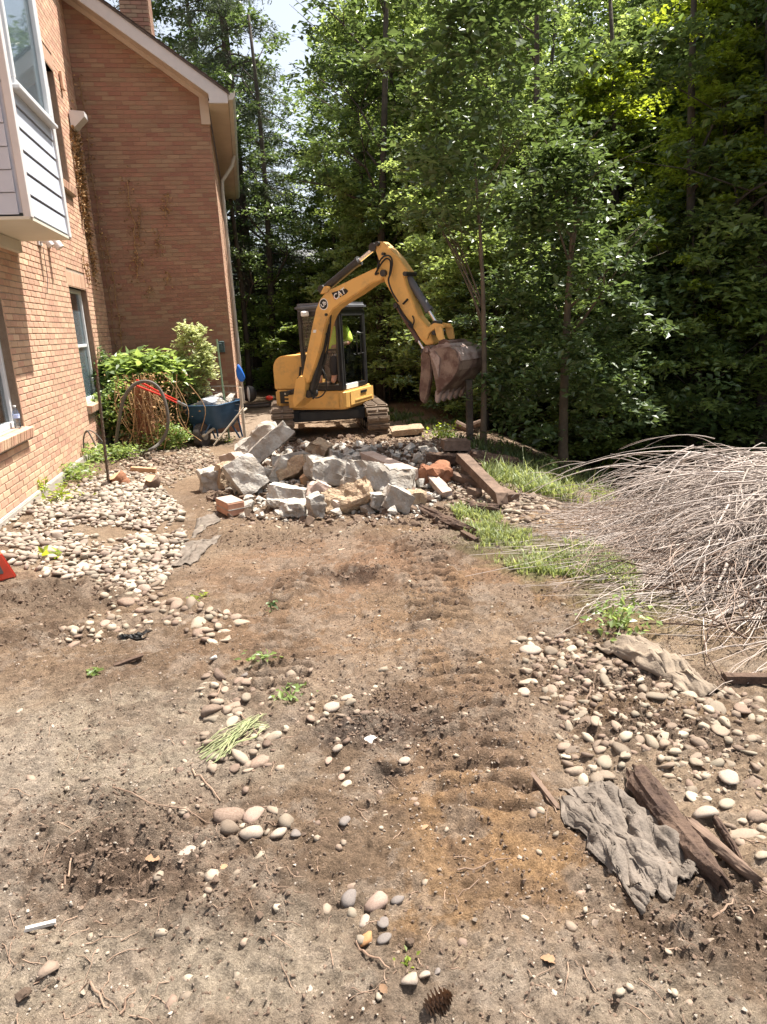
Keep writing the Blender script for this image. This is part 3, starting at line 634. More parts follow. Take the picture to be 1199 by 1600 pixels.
for side in(-1,1):
    mb=MB(); n=48; out=[stadium(i/n,1.5,.215) for i in range(n)]
    for i in range(n):
        p,q=out[i],out[(i+1)%n]
        V=[uf(side*.78+w,a,z+dz) for (a,z,_) ,(ca) in((p,0),(q,0)) for w in(-.165,.165) for dz in(.02,)]
        c=(0,.235)
        Vi=[uf(side*.78+w,a*.94,.235+(z+.02-.235)*.86) for (a,z,_) in(p,q) for w in(-.165,.165)]
        V+=Vi; mb.add(V,[(0,1,3,2),(4,6,7,5),(0,2,6,4),(1,5,7,3)])
    tr=mb.obj('track',m_track,exc,smooth=False)
    th=math.atan2(hu[1],hu[0])
    for i in range(NS):
        a,z,ang=stadium(i/NS,1.52,.24); 
        o=link('track_shoe',shm,tr); p=uf(side*.78,a,z+.015)
        o.matrix_basis=Matrix.Translation(p)@Matrix.Rotation(th,4,'Z')@Matrix.Rotation(-ang,4,'Y')
    mb=MB()
    for b in(-.76,.76): mb.tube([uf(side*.78-.14,b,.25),uf(side*.78+.14,b,.25)],.19,16)
    for b in(-.45,-.15,.15,.45): mb.tube([uf(side*.78-.14,b,.12),uf(side*.78+.14,b,.12)],.07,12)
    fbox(mb,uf,side*.78-.07,side*.78+.07,-.65,.65,.14,.36)
    mb.obj('rollers',m_blk,exc,smooth=True)
# upper body
mb=MB(); out=[(-.05,.10),(-.03,.03),(.03,-.03),(.25,-.05),(1.0,-.05),(1.02,.28),(1.40,.28),(1.46,.36),(1.47,1.3),(1.30,1.55),(.9,1.62),(.45,1.50),(.05,1.30),(-.04,1.1)]
mb.prism(out,ZB,ZT,lambda u,v,w:bf(u,v,w)); mb.obj('body_skirt',m_yel,exc,bevel=.03,seg=3)
mb=MB(); out=[(-.04,.10),(-.02,.02),(.05,-.05),(.54,-.07),(.54,-.055),(.05,-.03)]
mb=MB(); out=[(-.065,.14),(-.065,1.12),(-.052,1.12),(-.052,.14)]; mb.prism(out,ZB+.05,ZT-.02,lambda u,v,w:bf(u,v,w)); mb.prism([(-.075,.3),(-.075,1.05),(-.06,1.05),(-.06,.3)],ZB+.10,ZB+.13,lambda u,v,w:bf(u,v,w)); mb.obj('side_door_panel',m_yel2,exc,bevel=.006)
mb=MB(); mb.prism([(.06,-.075),(.06,-.05),(.50,-.05),(.50,-.075)],ZB+.03,ZT-.02,lambda u,v,w:bf(u,v,w)); mb.obj('front_panel',m_yel,exc,bevel=.008)
mb=MB(); mb.prism([(-.078,.55),(-.078,.80),(-.066,.80),(-.066,.55)],ZT-.09,ZT-.05,lambda u,v,w:bf(u,v,w)); mb.obj('model_mark',m_dec_b,exc)
# engine cover, seen left of the boom
def cover(a0,a1,b0,b1,z0,z1,r): 
    mb=MB(); prof=[(a0,z0),(a1,z0)]+[(a1-r+r*math.cos(t),z1-r+r*math.sin(t)) for t in np.linspace(0,PI/2,6)]+[(a0,z1)]
    mb.prism(prof,b0,b1,lambda u,v,w:bf(u,w,v)); return mb
ZE=zpx(548)-.06
cover(.86,1.44,.30,.92,ZT+.012,ZE,.22).obj('engine_cover',m_yel,exc,smooth=True,bevel=.015)
cover(.84,1.47,.945,1.6,ZT+.012,ZE+.02,.25).obj('counterweight',m_yel2,exc,smooth=True,bevel=.02)
cover(.10,.80,1.11,1.30,ZT+.012,ZT+.3,.05).obj('rear_hood',m_yel,exc,smooth=True,bevel=.02)
mb=MB(); fbox(mb,bf,1.03,1.30,.22,.30,ZT-.22,ZT-.02); mb.obj('vent_recess',m_blk,exc)
for k in range(3): mb=MB(); fbox(mb,bf,1.05,1.2,.20,.225,ZT-.07-.06*k,ZT-.04-.06*k); mb.obj('vent_slat',m_steel if k==0 else m_yel,exc)
# cab
cab=MB(); ZC0=ZT+.01; ZC1=ZR-.13
for a,b,w in((0,0,.075),(.74,0,.07),(0,1.06,.08),(.74,1.06,.08)):
    fbox(cab,bf,a-w/2+(.04 if a==0 else -.04),a+w/2+(.04 if a==0 else -.04),b-w/2+(.04 if b==0 else -.04),b+w/2+(.04 if b==0 else -.04),ZC0,ZC1)
fbox(cab,bf,0,.74,0,1.06,ZC0,ZC0+.07); fbox(cab,bf,.02,.72,.01,.06,ZC1-.07,ZC1); fbox(cab,bf,.0,.05,.05,1.0,ZC1-.07,ZC1); fbox(cab,bf,.69,.74,.05,1.0,ZC1-.07,ZC1); fbox(cab,bf,.1,.69,1.0,1.05,ZC0+.07,ZC0+.75)
fbox(cab,bf,.69,.735,.07,1.02,ZC0+.5,ZC0+.56)
cabo=cab.obj('cab_frame',m_blk,exc,bevel=.012)
mb=MB(); fbox(mb,bf,-.03,.77,-.05,1.12,ZC1,ZR); mb.obj('cab_roof',m_grey,cabo,smooth=True,bevel=.05,seg=3)
mb=MB(); fbox(mb,bf,.09,.67,.02,.026,ZC0+.08,ZC1-.07); mb.obj('windshield',m_cglass,cabo)
mb=MB(); fbox(mb,bf,.07,.67,.012,.034,ZC0+.62,ZC0+.66); mb.obj('window_bar',m_blk,cabo)
mb=MB(); fbox(mb,bf,.012,.018,.10,.95,ZC0+.10,ZC1-.07); mb.obj('door_glass',m_cglass,cabo)
mb=MB(); fbox(mb,bf,-.005,.03,.08,.12,ZC0+.05,ZC1-.05); fbox(mb,bf,-.005,.03,.93,.97,ZC0+.05,ZC1-.05); fbox(mb,bf,-.004,.029,.12,.93,ZC1-.09,ZC1-.051); fbox(mb,bf,-.004,.029,.12,.93,ZC0+.051,ZC0+.08); mb.obj('door_frame',m_blk,cabo,bevel=.006)
mb=MB(); mb.tube([bf(-.01,.68,ZC1-.35),bf(-.06,.68,ZC1-.37),bf(-.06,.68,ZC1-.70),bf(-.01,.68,ZC1-.72)],.011,6); mb.tube([bf(-.05,.55,ZC1-.37),bf(-.05,.82,ZC1-.37),bf(-.05,.84,ZC1-.7),bf(-.05,.55,ZC1-.7),bf(-.05,.55,ZC1-.37)],.009,6); mb.obj('grab_handle',m_blk,cabo,smooth=True)
mb=MB(); fbox(mb,bf,-.01,.02,.12,.6,ZC0+.0,ZC0+.085); mb.obj('door_step',m_dec_w,cabo,bevel=.005)
mb=MB(); mb.tube([bf(.03,-.03,ZC1-.1),bf(.05,-.03,ZC0+.65)],.014,6); mb.tube([bf(.03,-.04,ZC0+.95),bf(.045,-.04,ZC0+.15)],.02,6); mb.obj('wiper',m_blk,cabo,smooth=True)
mb=MB(); mb.box(bf(.56,-.06,ZC1-.03),(.12,.08,.08),rot=(0,0,.4),bev=.015); mb.obj('work_light',m_dec_w,cabo)
mb=MB(); fbox(mb,bf,.12,.54,.35,.80,ZC0+.12,ZC0+.42); mb.obj('seat',m_blk,exc,bevel=.04)
mb=MB(); fbox(mb,bf,.13,.53,.74,.84,ZC0+.4,ZC0+1.0); mb.obj('seat_back',m_blk,exc,bevel=.04)
mb=MB(); fbox(mb,bf,.1,.70,.06,.45,ZC0+.07,ZC0+.09); mb.obj('floor_mat',M('floor_mat',(.22,.20,.18),rough=.8),exc)
for a in(.24,.54):
    mb=MB(); mb.tube([bf(a,.16,ZC0+.08),bf(a,.20,ZC0+.42)],.012,6); mb.tube([bf(a,.2,ZC0+.42),bf(a,.2,ZC0+.50)],.022,8); mb.obj('control_lever',m_blk,exc,smooth=True)
for a in(.13,.66):
    mb=MB(); fbox(mb,bf,a-.05,a+.05,.35,.75,ZC0+.42,ZC0+.52); mb.tube([bf(a,.36,ZC0+.5),bf(a,.34,ZC0+.66)],.014,6); mb.obj('joystick_console',m_blk,exc,bevel=.01)
# arm
hA=np.array([.82,-.572]); lA=np.array([.572,.82]); PA=at_y(478,597,11.1)
def AP(u,w,z): return (PA[0]+hA[0]*u+lA[0]*w,PA[1]+hA[1]*u+lA[1]*w,z)
def apx(px,py,w=-.1):
    d=ray(px,py); o=np.array([0,0,CZ]); q=PA[:2]+lA*w; t=((q-o[:2])@lA)/(d[:2]@lA); p=o+d*t; return ((p[:2]-q)@hA,p[2])
def c3(x,y): return (400+x/3,360+y/3)
def plate(name,pts,w0,w1,mat,bevel=.006,parent=None,wn=None):
    mb=MB(); out=[apx(*c3(*p),w=(w0 if wn is None else wn)) for p in pts]; mb.prism(out,w0,w1,lambda u,v,w:AP(u,w,v)); return mb.obj(name,mat,parent or exc,bevel=bevel)
boom=plate('boom',[(215,688),(232,600),(258,470),(280,370),(300,322),(330,285),(400,252),(480,213),(545,182),(575,170),(592,178),(600,205),(590,232),(545,247),(470,300),(400,342),(362,370),(342,400),(326,440),(300,560),(275,640),(248,712),(230,720)],-.11,.11,m_yel,bevel=.014)
plate('boom_bracket',[(300,300),(318,262),(336,262),(338,290)],-.13,-.06,m_yel,parent=boom); plate('boom_bracket',[(300,300),(318,262),(336,262),(338,290)],.06,.13,m_yel,parent=boom)
stick=plate('stick',[(553,72),(568,50),(590,52),(632,88),(668,128),(716,196),(694,214),(706,262),(762,402),(806,455),(832,528),(798,540),(770,510),(722,432),(662,342),(604,244),(590,190),(572,130)],-.085,.085,m_yel,bevel=.012)
plate('swing_bracket',[(180,740),(186,700),(205,682),(226,690),(232,720),(222,790),(180,830),(172,800)],-.14,.14,m_yel)
plate('bucket_link',[(782,500),(800,462),(838,434),(880,440),(884,458),(846,458),(815,482),(806,512)],-.12,-.08,m_yel,wn=-.1)
plate('bucket_link',[(846,452),(880,450),(892,512),(868,516),(858,500)],-.16,-.12,m_yel2,wn=-.1)
plate('bucket_link',[(846,452),(880,450),(892,512),(868,516),(858,500)],.12,.16,m_yel2,wn=-.1)
plate('bucket_link',[(782,500),(800,462),(838,434),(880,440),(884,458),(846,458),(815,482),(806,512)],.08,.12,m_yel,wn=-.1)
def cyl(name,a,b,r,w=0,mat=None,mid=None,rr=None,parent=None):
    pa=AP(apx(*c3(*a),w=w)[0],w,apx(*c3(*a),w=w)[1]); pb=AP(apx(*c3(*b),w=w)[0],w,apx(*c3(*b),w=w)[1])
    mb=MB(); pa,pb=Vector(pa),Vector(pb); pm=pa.lerp(pb,mid or .6)
    mb.tube([pa,pm],r,14); mb.tube([pm,pm+(pb-pa).normalized()*.04],r*1.18,14); c=mb.obj(name,mat or m_blk,parent or exc,smooth=True)
    mb=MB(); mb.tube([pm,pb],rr or r*.55,12); mb.obj('rod',m_steel,c,smooth=True)
    mb=MB()
    L3=np.array([lA[0],lA[1],0])
    for q in(pa,pb): mb=MB(); mb.tube([Vector(np.array(q)-L3*r*1.5),Vector(np.array(q)+L3*r*1.5)],r*1.0,12); mb.obj('pin_eye',m_blk,c,smooth=True)
    return c
cyl('stick_cylinder',(322,275),(562,80),.058,mid=.66,w=-.02)
cyl('bucket_cylinder',(700,195),(852,440),.052,mid=.70,w=.04,mat=m_grey)
cyl('boom_cylinder',(262,765),(352,372),.06,mid=.72,w=.0)
cyl('thumb_cylinder',(664,352),(792,566),.036,mid=.72,w=-.05,mat=m_rust)
cyl('swing_cylinder',(160,760),(215,742),.04,w=.15)
def hose(pts,r=.012,w=-.15,name='hose',mat=None,parent=None):
    q=[]; 
    for p in pts: u,z=apx(*c3(*p),w=w); q.append(AP(u,w,z))
    # smooth by catmull
    Q=[Vector(p) for p in q]; out=[]
    for i in range(len(Q)-1):
        p0,p1,p2,p3=Q[max(i-1,0)],Q[i],Q[i+1],Q[min(i+2,len(Q)-1)]
        for k in range(6):
            t=k/6; out.append(.5*((2*p1)+(p2-p0)*t+(2*p0-5*p1+4*p2-p3)*t*t+(3*p1-p0-3*p2+p3)*t**3))
    out.append(Q[-1]); mb=MB(); mb.tube(out,r,6); return mb.obj(name,mat or m_hose,parent or exc,smooth=True)
hose([(570,185),(578,150),(600,122),(628,120),(640,150),(632,200),(622,235),(640,290),(668,335)])
hose([(575,200),(560,205),(585,160),(612,132),(632,150),(626,220)],w=-.13)
hose([(345,400),(336,470),(322,560),(300,640),(275,700),(262,770)],.02,w=-.02)
hose([(352,395),(345,480),(330,590),(308,660),(290,720),(268,790)],.014,w=-.06)
hose([(305,640),(325,680),(330,740),(310,775),(280,785),(262,770)],.011,w=-.16)
hose([(330,445),(330,560),(300,680)],.014,w=.06)
hose([(668,350),(680,385),(705,415),(730,440),(735,460)],.016,w=-.12)
hose([(690,345),(705,330),(712,322)],.014,w=-.1)
hose([(210,640),(204,700),(196,770)],.02,w=.2)
hose([(735,400),(742,425),(730,455),(716,440)],.01,w=-.13)
for c,r in(((568,62),.03),((597,200),.045),((700,203),.03),((330,395),.02),((597,110),.02),((836,480),.03),((205,700),.045)):
    u,z=apx(*c3(*c),w=-.12); mb=MB(); mb.tube([AP(u,-.135,z),AP(u,.135,z)],r,14); mb.obj('pivot_pin',m_blk,exc,smooth=True)
# bucket
BWd=.38
bo=exc
side=[(812,575),(850,552),(905,545),(938,566),(953,612),(946,655),(915,705),(868,748),(848,760),(838,700)]
prof=[(905,545),(932,558),(948,585),(955,620),(948,655),(925,692),(893,728),(850,772)]
pp=[apx(*c3(*p),w=-BWd) for p in prof]
ctr=apx(*c3(850,640),w=-BWd)
mb=MB(); inn=[(u+(ctr[0]-u)*.09,z+(ctr[1]-z)*.09) for u,z in pp]; mb.prism(pp+inn[::-1],-BWd,BWd,lambda u,v,w:AP(u,w,v)); bk=mb.obj('bucket',m_rust,exc,bevel=.004)
plate('bucket_side',side,-BWd-.012,-BWd+.014,m_rust,parent=bk); plate('bucket_side',side,BWd-.014,BWd+.012,m_rust,parent=bk,wn=-BWd)
plate('side_cutter',[(815,580),(835,562),(862,600),(855,690),(842,640)],-BWd-.03,-BWd-.013,m_rustl,parent=bk,bevel=.003)
plate('bucket_top',[(812,560),(850,535),(905,530),(925,548),(905,556),(850,566),(822,580)],-.3,.3,m_rustl,parent=bk)
for w in(-.16,.16): plate('bucket_ear',[(850,560),(856,520),(880,508),(905,520),(918,556)],w-.02,w+.02,m_rust,parent=bk)
plate('wear_strip',[(928,548),(955,580),(961,612),(948,614),(940,585),(918,560)],-BWd+.03,BWd-.03,m_rustl,parent=bk,wn=-BWd)
for k in range(5):
    w=-BWd+.05+k*(2*BWd-.1)/4; mb=MB(); o_=[apx(*c3(*p),w=-BWd) for p in((838,752),(868,752),(858,785),(846,812),(836,800))]
    mb.prism(o_,w-.035,w+.035,lambda u,v,w:AP(u,w,v)); mb.obj('tooth',m_rustl,bk,bevel=.006)
plate('thumb',[(772,585),(785,560),(805,562),(822,600),(820,690),(806,770),(788,816),(768,795),(764,745),(772,660)],-.20,-.12,m_rust,bevel=.012)
plate('thumb',[(772,585),(785,560),(805,562),(822,600),(820,690),(806,770),(788,816),(768,795),(764,745),(772,660)],.12,.20,m_rust,bevel=.012)
for c in((790,562),(884,536)):
    u,z=apx(*c3(*c),w=-.3); 
    mb=MB(); mb.tube([AP(u,-.24,z),AP(u,.24,z)],.055,16); mb.obj('hinge_pin',m_rust,exc,smooth=True); mb=MB(); mb.tube([AP(u,-.25,z),AP(u,-.24,z)],.03,12); mb.obj('pin_cap',m_rustl,exc)
# decals on the near face of the boom
def dec(name,pts,mat,d=.0,w=-.1115,parent=None): return plate(name,pts,w-.001-d,w+.0-d,mat,bevel=0,parent=boom,wn=w)
dec('logo_plate',[(355,292),(422,272),(434,284),(424,297),(372,326)],m_dec_b,.0005); dec('logo_triangle',[(390,303),(403,295),(404,310)],m_yel2,.004); dec('logo_stripe',[(355,300),(372,326),(384,319),(362,310)],m_dec_r,.002)
def text3d(body,c,size,ang,mat,w,parent,name='lettering',bold=.02):
    cu=bpy.data.curves.new('t','FONT'); cu.body=body; cu.size=size; cu.extrude=.0006; cu.offset=bold*size; cu.align_x='CENTER'; cu.align_y='CENTER'
    o=bpy.data.objects.new('t',cu); COL.objects.link(o); bpy.context.view_layer.update()
    me=bpy.data.meshes.new_from_object(o.evaluated_get(bpy.context.evaluated_depsgraph_get())); bpy.data.objects.remove(o)
    u,z=apx(*c3(*c),w=w); P=Vector(AP(u,w,z)); X=Vector((hA[0],hA[1],0)); Z=Vector((0,0,1)); N=X.cross(Z); 
    ux=X*math.cos(ang)+Z*math.sin(ang); uz=Z*math.cos(ang)-X*math.sin(ang)
    Mx=Matrix(((ux[0],uz[0],N[0],P[0]),(ux[1],uz[1],N[1],P[1]),(ux[2],uz[2],N[2],P[2]),(0,0,0,1))); me.transform(Mx); me.materials.append(mat)
    ob=link(name,me,parent); reparent(ob,exc); ob.parent=parent; return ob
text3d('CAT',(392,299),.115,R(25),m_dec_w,-.1155,boom)
u,z=apx(*c3(318,346),w=-.112); mb=MB(); mb.tube([AP(u,-.1135,z),AP(u,-.1115,z)],.082,20); mb.obj('round_emblem',m_dec_w,boom); mb=MB(); mb.tube([AP(u,-.1150,z),AP(u,-.1135,z)],.070,20); mb.obj('round_emblem_centre',m_dec_b,boom)
text3d('Ub',(318,346),.085,R(35),m_dec_w,-.1165,boom)
dec('warning_label',[(262,490),(282,486),(268,548),(250,548)],m_yel2,.001); dec('warning_label',[(270,466),(284,466),(282,480),(268,480)],m_dec_w,.001)
# ------------------------------------------------ operator
m_skin=M('skin',(.48,.27,.19),rough=.6); m_hiviz=M('lime_shirt',(.62,.86,.12),(.55,.78,.10),scale=6,rough=.85); m_trous=M('dark_trousers',(.03,.03,.035),rough=.9); m_cap=M('pale_cap',(.75,.73,.7),rough=.8)
def skin_mesh(name,verts,edges,rad,mat,sub=2,root=0):
    me=bpy.data.meshes.new(name); me.from_pydata(verts,edges,[]); o=bpy.data.objects.new(name,me); COL.objects.link(o)
    md=o.modifiers.new('s','SKIN'); md.use_smooth_shade=True
    for i,v in enumerate(me.skin_vertices[0].data): v.radius=(rad[i],rad[i]) if not isinstance(rad[i],tuple) else rad[i]; v.use_root=(i==root)
    ms=o.modifiers.new('u','SUBSURF'); ms.levels=ms.render_levels=sub
    bpy.context.view_layer.update(); m2=bpy.data.meshes.new_from_object(o.evaluated_get(bpy.context.evaluated_depsgraph_get())); bpy.data.objects.remove(o)
    m2.materials.clear(); m2.materials.append(mat)
    for p in m2.polygons: p.use_smooth=True
    return m2
pz=ZC0+.50
ope=thing('person','person in a lime green shirt sitting at the controls in the excavator cab','person',bf(.27,.44,ZC0+.42))
def pf(r_,f_,z_): return bf(.27+r_,.44-f_,pz+z_)   # r_: to the person's right, f_: forward
V=[(0,0,0),(0,.0,.16),(0,.0,.34),(0,.0,.47),(0,.01,.55),(0,.02,.63),(0,.03,.72)]; E_=[(i,i+1) for i in range(6)]; r_=[.13,.13,.14,.075,.055,.085,.075]
def limb(start,pts,rads):
    p=start
    for q,rr in zip(pts,rads): V.append(q); r_.append(rr); E_.append((p,len(V)-1)); p=len(V)-1
    return p
for s in(-1,1):
    h=limb(3,[(s*.17,0,.46),(s*.25,.05,.24),(s*(.21 if s>0 else .16),.26,.19),(s*(.21 if s>0 else .12),.33,.20)],[.055,.045,.034,.028])
    for k in range(4): limb(h,[(V[h][0]+s*(-.03+.02*k),.37,.205),(V[h][0]+s*(-.03+.02*k),.40-.004*k,.18),(V[h][0]+s*(-.03+.02*k),.385,.16)],[.010,.009,.008])
    limb(h,[(V[h][0]-s*.045,.33,.19),(V[h][0]-s*.05,.36,.175)],[.011,.009])
    limb(0,[(s*.11,.12,-.02),(s*.14,.42,.0),(s*.13,.44,-.30),(s*.13,.52,-.36)],[.085,.065,.05,.04])
# nose, ears
limb(5,[(0,.125,.625)],[.016]); limb(5,[(.09,.02,.63)],[.018]); limb(5,[(-.09,.02,.63)],[.018])
me=skin_mesh('body',[pf(*v) for v in V],E_,r_,m_skin); o=link('body',me,ope); reparent(o,ope)
V=[(0,-.0,-.04),(0,0,.16),(0,0,.34),(0,0,.46),(0,0,.50)]; E_=[(0,1),(1,2),(2,3),(3,4)]; r_=[.165,.16,.175,.11,.07]
for s in(-1,1): limb(3,[(s*.16,0,.455),(s*.235,.03,.30),(s*.25,.05,.23)],[.085,.075,.07])
o=link('shirt',skin_mesh('shirt',[pf(*v) for v in V],E_,r_,m_hiviz),ope); reparent(o,ope)
V=[(0,0,-.03)]; E_=[]; r_=[.165]
for s in(-1,1): limb(0,[(s*.11,.12,-.01),(s*.14,.43,.0),(s*.13,.45,-.28)],[.11,.085,.07])
o=link('trousers',skin_mesh('trousers',[pf(*v) for v in V],E_,r_,m_trous),ope); reparent(o,ope)
mb=MB(); c=pf(0,.02,.70); Vh,Fh=ico(2,3,.0,1.); mb.add(Vh*np.array([.10,.10,.075])+np.array(c),Fh); mb.tube([pf(-.07,.1,.695),pf(0,.16,.69),pf(.07,.1,.695)],.012,6); mb.obj('cap',m_cap,ope,smooth=True)
for s in(-1,1): mb=MB(); mb.add(ico(1,3,0,1.)[0]*.010+np.array(pf(s*.03,.098,.655)),ico(1,3,0,1.)[1]); mb.obj('eye',m_dec_b,ope)
mb=MB(); mb.tube([pf(-.025,.103,.585),pf(0,.108,.583),pf(.025,.103,.585)],.006,5); mb.obj('mouth',M('lips',(.3,.1,.08),rough=.6),ope)
for s in(-1,1): mb=MB(); mb.tube([pf(s*.20,.27,.19) if s>0 else pf(-.15,.27,.19),pf(s*.21,.35,.2) if s>0 else pf(-.125,.35,.2)],[.04,.042],8); mb.obj('glove_cuff',M('work_glove',(.3,.3,.3),rough=.9) if s>0 else m_skin,ope) if s>0 else None
# ================================================================== stones
m_cob=M('river_cobble',(.32,.26,.20),(.21,.165,.125),scale=11,rough=.85,bump=.25,bscale=60,rnd=.36,hue=.018,c3=(.39,.33,.27),spec=.25)
m_cobt=M('earthy_cobble',(.25,.19,.14),(.17,.125,.09),scale=9,rough=.92,bump=.35,bscale=60,rnd=.3,hue=.014,c3=(.34,.28,.22),spec=.15)
m_grav=M('dusty_gravel',(.24,.185,.14),(.16,.12,.09),scale=20,rough=.95,rnd=.3,c3=(.34,.29,.24))
m_clod=M('soil_clod',(.17,.12,.088),(.11,.077,.057),scale=20,rough=1,bump=.6,bscale=120,rnd=.3,spec=.1)
m_rub=M('broken_concrete',(.42,.39,.345),(.26,.215,.17),scale=5,rough=.95,bump=1.,bscale=34,rnd=.18,noise_range=(.44,.68),detail=8,bdist=.015)
m_rubt=M('tan_aggregate_concrete',(.40,.30,.20),(.30,.21,.14),scale=16,rough=.97,bump=1.,bscale=45,noise_range=(.4,.6),bdist=.02)
m_rubp=M('pinkish_concrete',(.46,.36,.30),(.36,.27,.22),scale=8,rough=.95,bump=.6,bscale=50)
m_rusty=M('red_clay_lump',(.30,.14,.08),(.20,.09,.05),scale=9,rough=1,bump=1.,bscale=40)
m_tim=M('weathered_timber',(.19,.13,.095),(.10,.068,.05),scale=10,rough=.95,bump=.6,bscale=30)
m_timr=M('rotten_timber',(.13,.085,.06),(.055,.035,.027),scale=8,rough=1,bump=1.,bscale=40,bdist=.02)
m_timl=M('sawn_timber',(.50,.32,.19),(.40,.24,.14),scale=10,rough=.85,bump=.4)
SB=[ico(1,s,.20,.50,2) for s in range(14)]; SB2=[ico(2,s,.20,.46,5) for s in range(16)]
def scatter(px_poly,dens,size,maxn=20000,world=False,thin=None,rs=RS):
    x,y=sample_poly(px_poly,dens,world,maxn,rs)
    if thin is not None: k=rs.uniform(0,1,len(x))<thin(x,y); x,y=x[k],y[k]
    n=len(x); s=np.exp(rs.normal(0,.28,n))*size; return x,y,s
def relax(x,y,s,k=.72):
    # drop stones that overlap too much (grid thinning)
    order=np.argsort(-s); keep=[]; cell={}; c=.12
    for i in order:
        gx,gy=int(x[i]//c),int(y[i]//c); ok=True
        for a in(-1,0,1):
            for b in(-1,0,1):
                for j in cell.get((gx+a,gy+b),()):
                    if (x[i]-x[j])**2+(y[i]-y[j])**2<((s[i]+s[j])*k)**2: ok=False;break
                if not ok:break
            if not ok:break
        if ok: cell.setdefault((gx,gy),[]).append(i); keep.append(i)
    return np.array(keep)
beds=[ # (label, group, polygon px, density, size radius m)
 ('rounded tan river cobble lying in the gravel bed along the brick wall','cobbles in the bed by the wall',[(0,800),(100,765),(180,735),(240,745),(285,800),(290,850),(262,905),(215,925),(150,905),(60,900),(0,880)],2600,.0285),
 ('rounded tan river cobble in the loose band between wall bed and track','cobbles in the loose band',[(150,895),(260,905),(250,940),(355,955),(385,975),(340,1015),(270,985),(180,1005),(90,1010),(70,985),(160,955)],800,.028),
 ('rounded pale cobble in the cluster left of the green straw','cobbles in the left middle cluster',[(280,1085),(330,1055),(390,1050),(400,1085),(380,1110),(430,1150),(430,1195),(400,1210),(330,1205),(300,1120)],1100,.027),
 ('flat dusty cobble pressed in the soil of the lower middle','cobbles in the lower middle cluster',[(360,1270),(400,1255),(455,1275),(480,1310),(450,1340),(380,1345),(350,1300)],420,.030),
 ('rounded cobble among the loose stones right of the track','cobbles in the right bed',[(800,1000),(905,990),(1010,1055),(1080,1065),(1199,1090),(1199,1420),(1140,1300),(1010,1190),(930,1235),(870,1195),(890,1130),(830,1080)],1500,.0215),
 ('small pale cobble at the small ring around the white stone','cobbles in the middle patch',[(430,1080),(530,1060),(610,1070),(630,1110),(560,1125),(480,1125)],420,.022),
 ('grey stone in the strewn debris between rubble pile and excavator','stones strewn around the rubble pile',[(600,690),(670,668),(730,680),(760,720),(800,760),(880,790),(860,830),(780,815),(700,790),(650,720)],1100,.026),
 ('stone in the strip in front of the ivy and wheelbarrow','stones in front of the wheelbarrow',[(190,715),(230,700),(330,700),(345,730),(300,740),(270,760),(215,745),(170,760)],900,.026),
]
AS=[]
for bi,(lab,grp,poly,dn,sz) in enumerate(beds):
    rs=np.random.RandomState(100+bi); x,y,s=scatter(poly,dn*3,sz,9000,rs=rs,thin=(lambda x,y:np.clip(.75+1.6*fbm(x,y,3,3,40),0,1)))
    k=relax(x,y,s,.56 if bi in(0,4,6,7) else .66); 
    if bi not in(0,): k=k[:int(len(k)*{1:.55,2:.6,3:.35,4:.62,5:.45,6:.7,7:.6}[bi])] if False else k[rs.uniform(0,1,len(k))<{1:.75,2:.95,3:.95,4:.62,5:.9,6:.75,7:.7}[bi]]
    for i in k: AS.append((x[i],y[i],s[i],bi))
# sparse strays over the whole yard
rs=np.random.RandomState(55); x,y,s=scatter([(0,1000),(400,850),(700,850),(1000,1000),(1199,1600),(0,1600)],16,.017,2000,rs=rs)
strays=[(a,b,c,9) for a,b,c in zip(x,y,s)]
x,y,s=scatter([(250,820),(420,700),(800,700),(880,830),(600,840)],60,.022,2000,rs=rs); strays+=[(a,b,c,9) for a,b,c in zip(x,y,s)]
x,y,s=scatter([(760,1000),(1000,1000),(1199,1200),(1199,1600),(900,1600)],60,.015,2000,rs=rs); strays+=[(a,b,c,9) for a,b,c in zip(x,y,s)]
x,y,s=scatter([(250,1050),(640,1050),(700,1600),(250,1600)],40,.018,2000,rs=rs); strays+=[(a,b,c,9) for a,b,c in zip(x,y,s)]
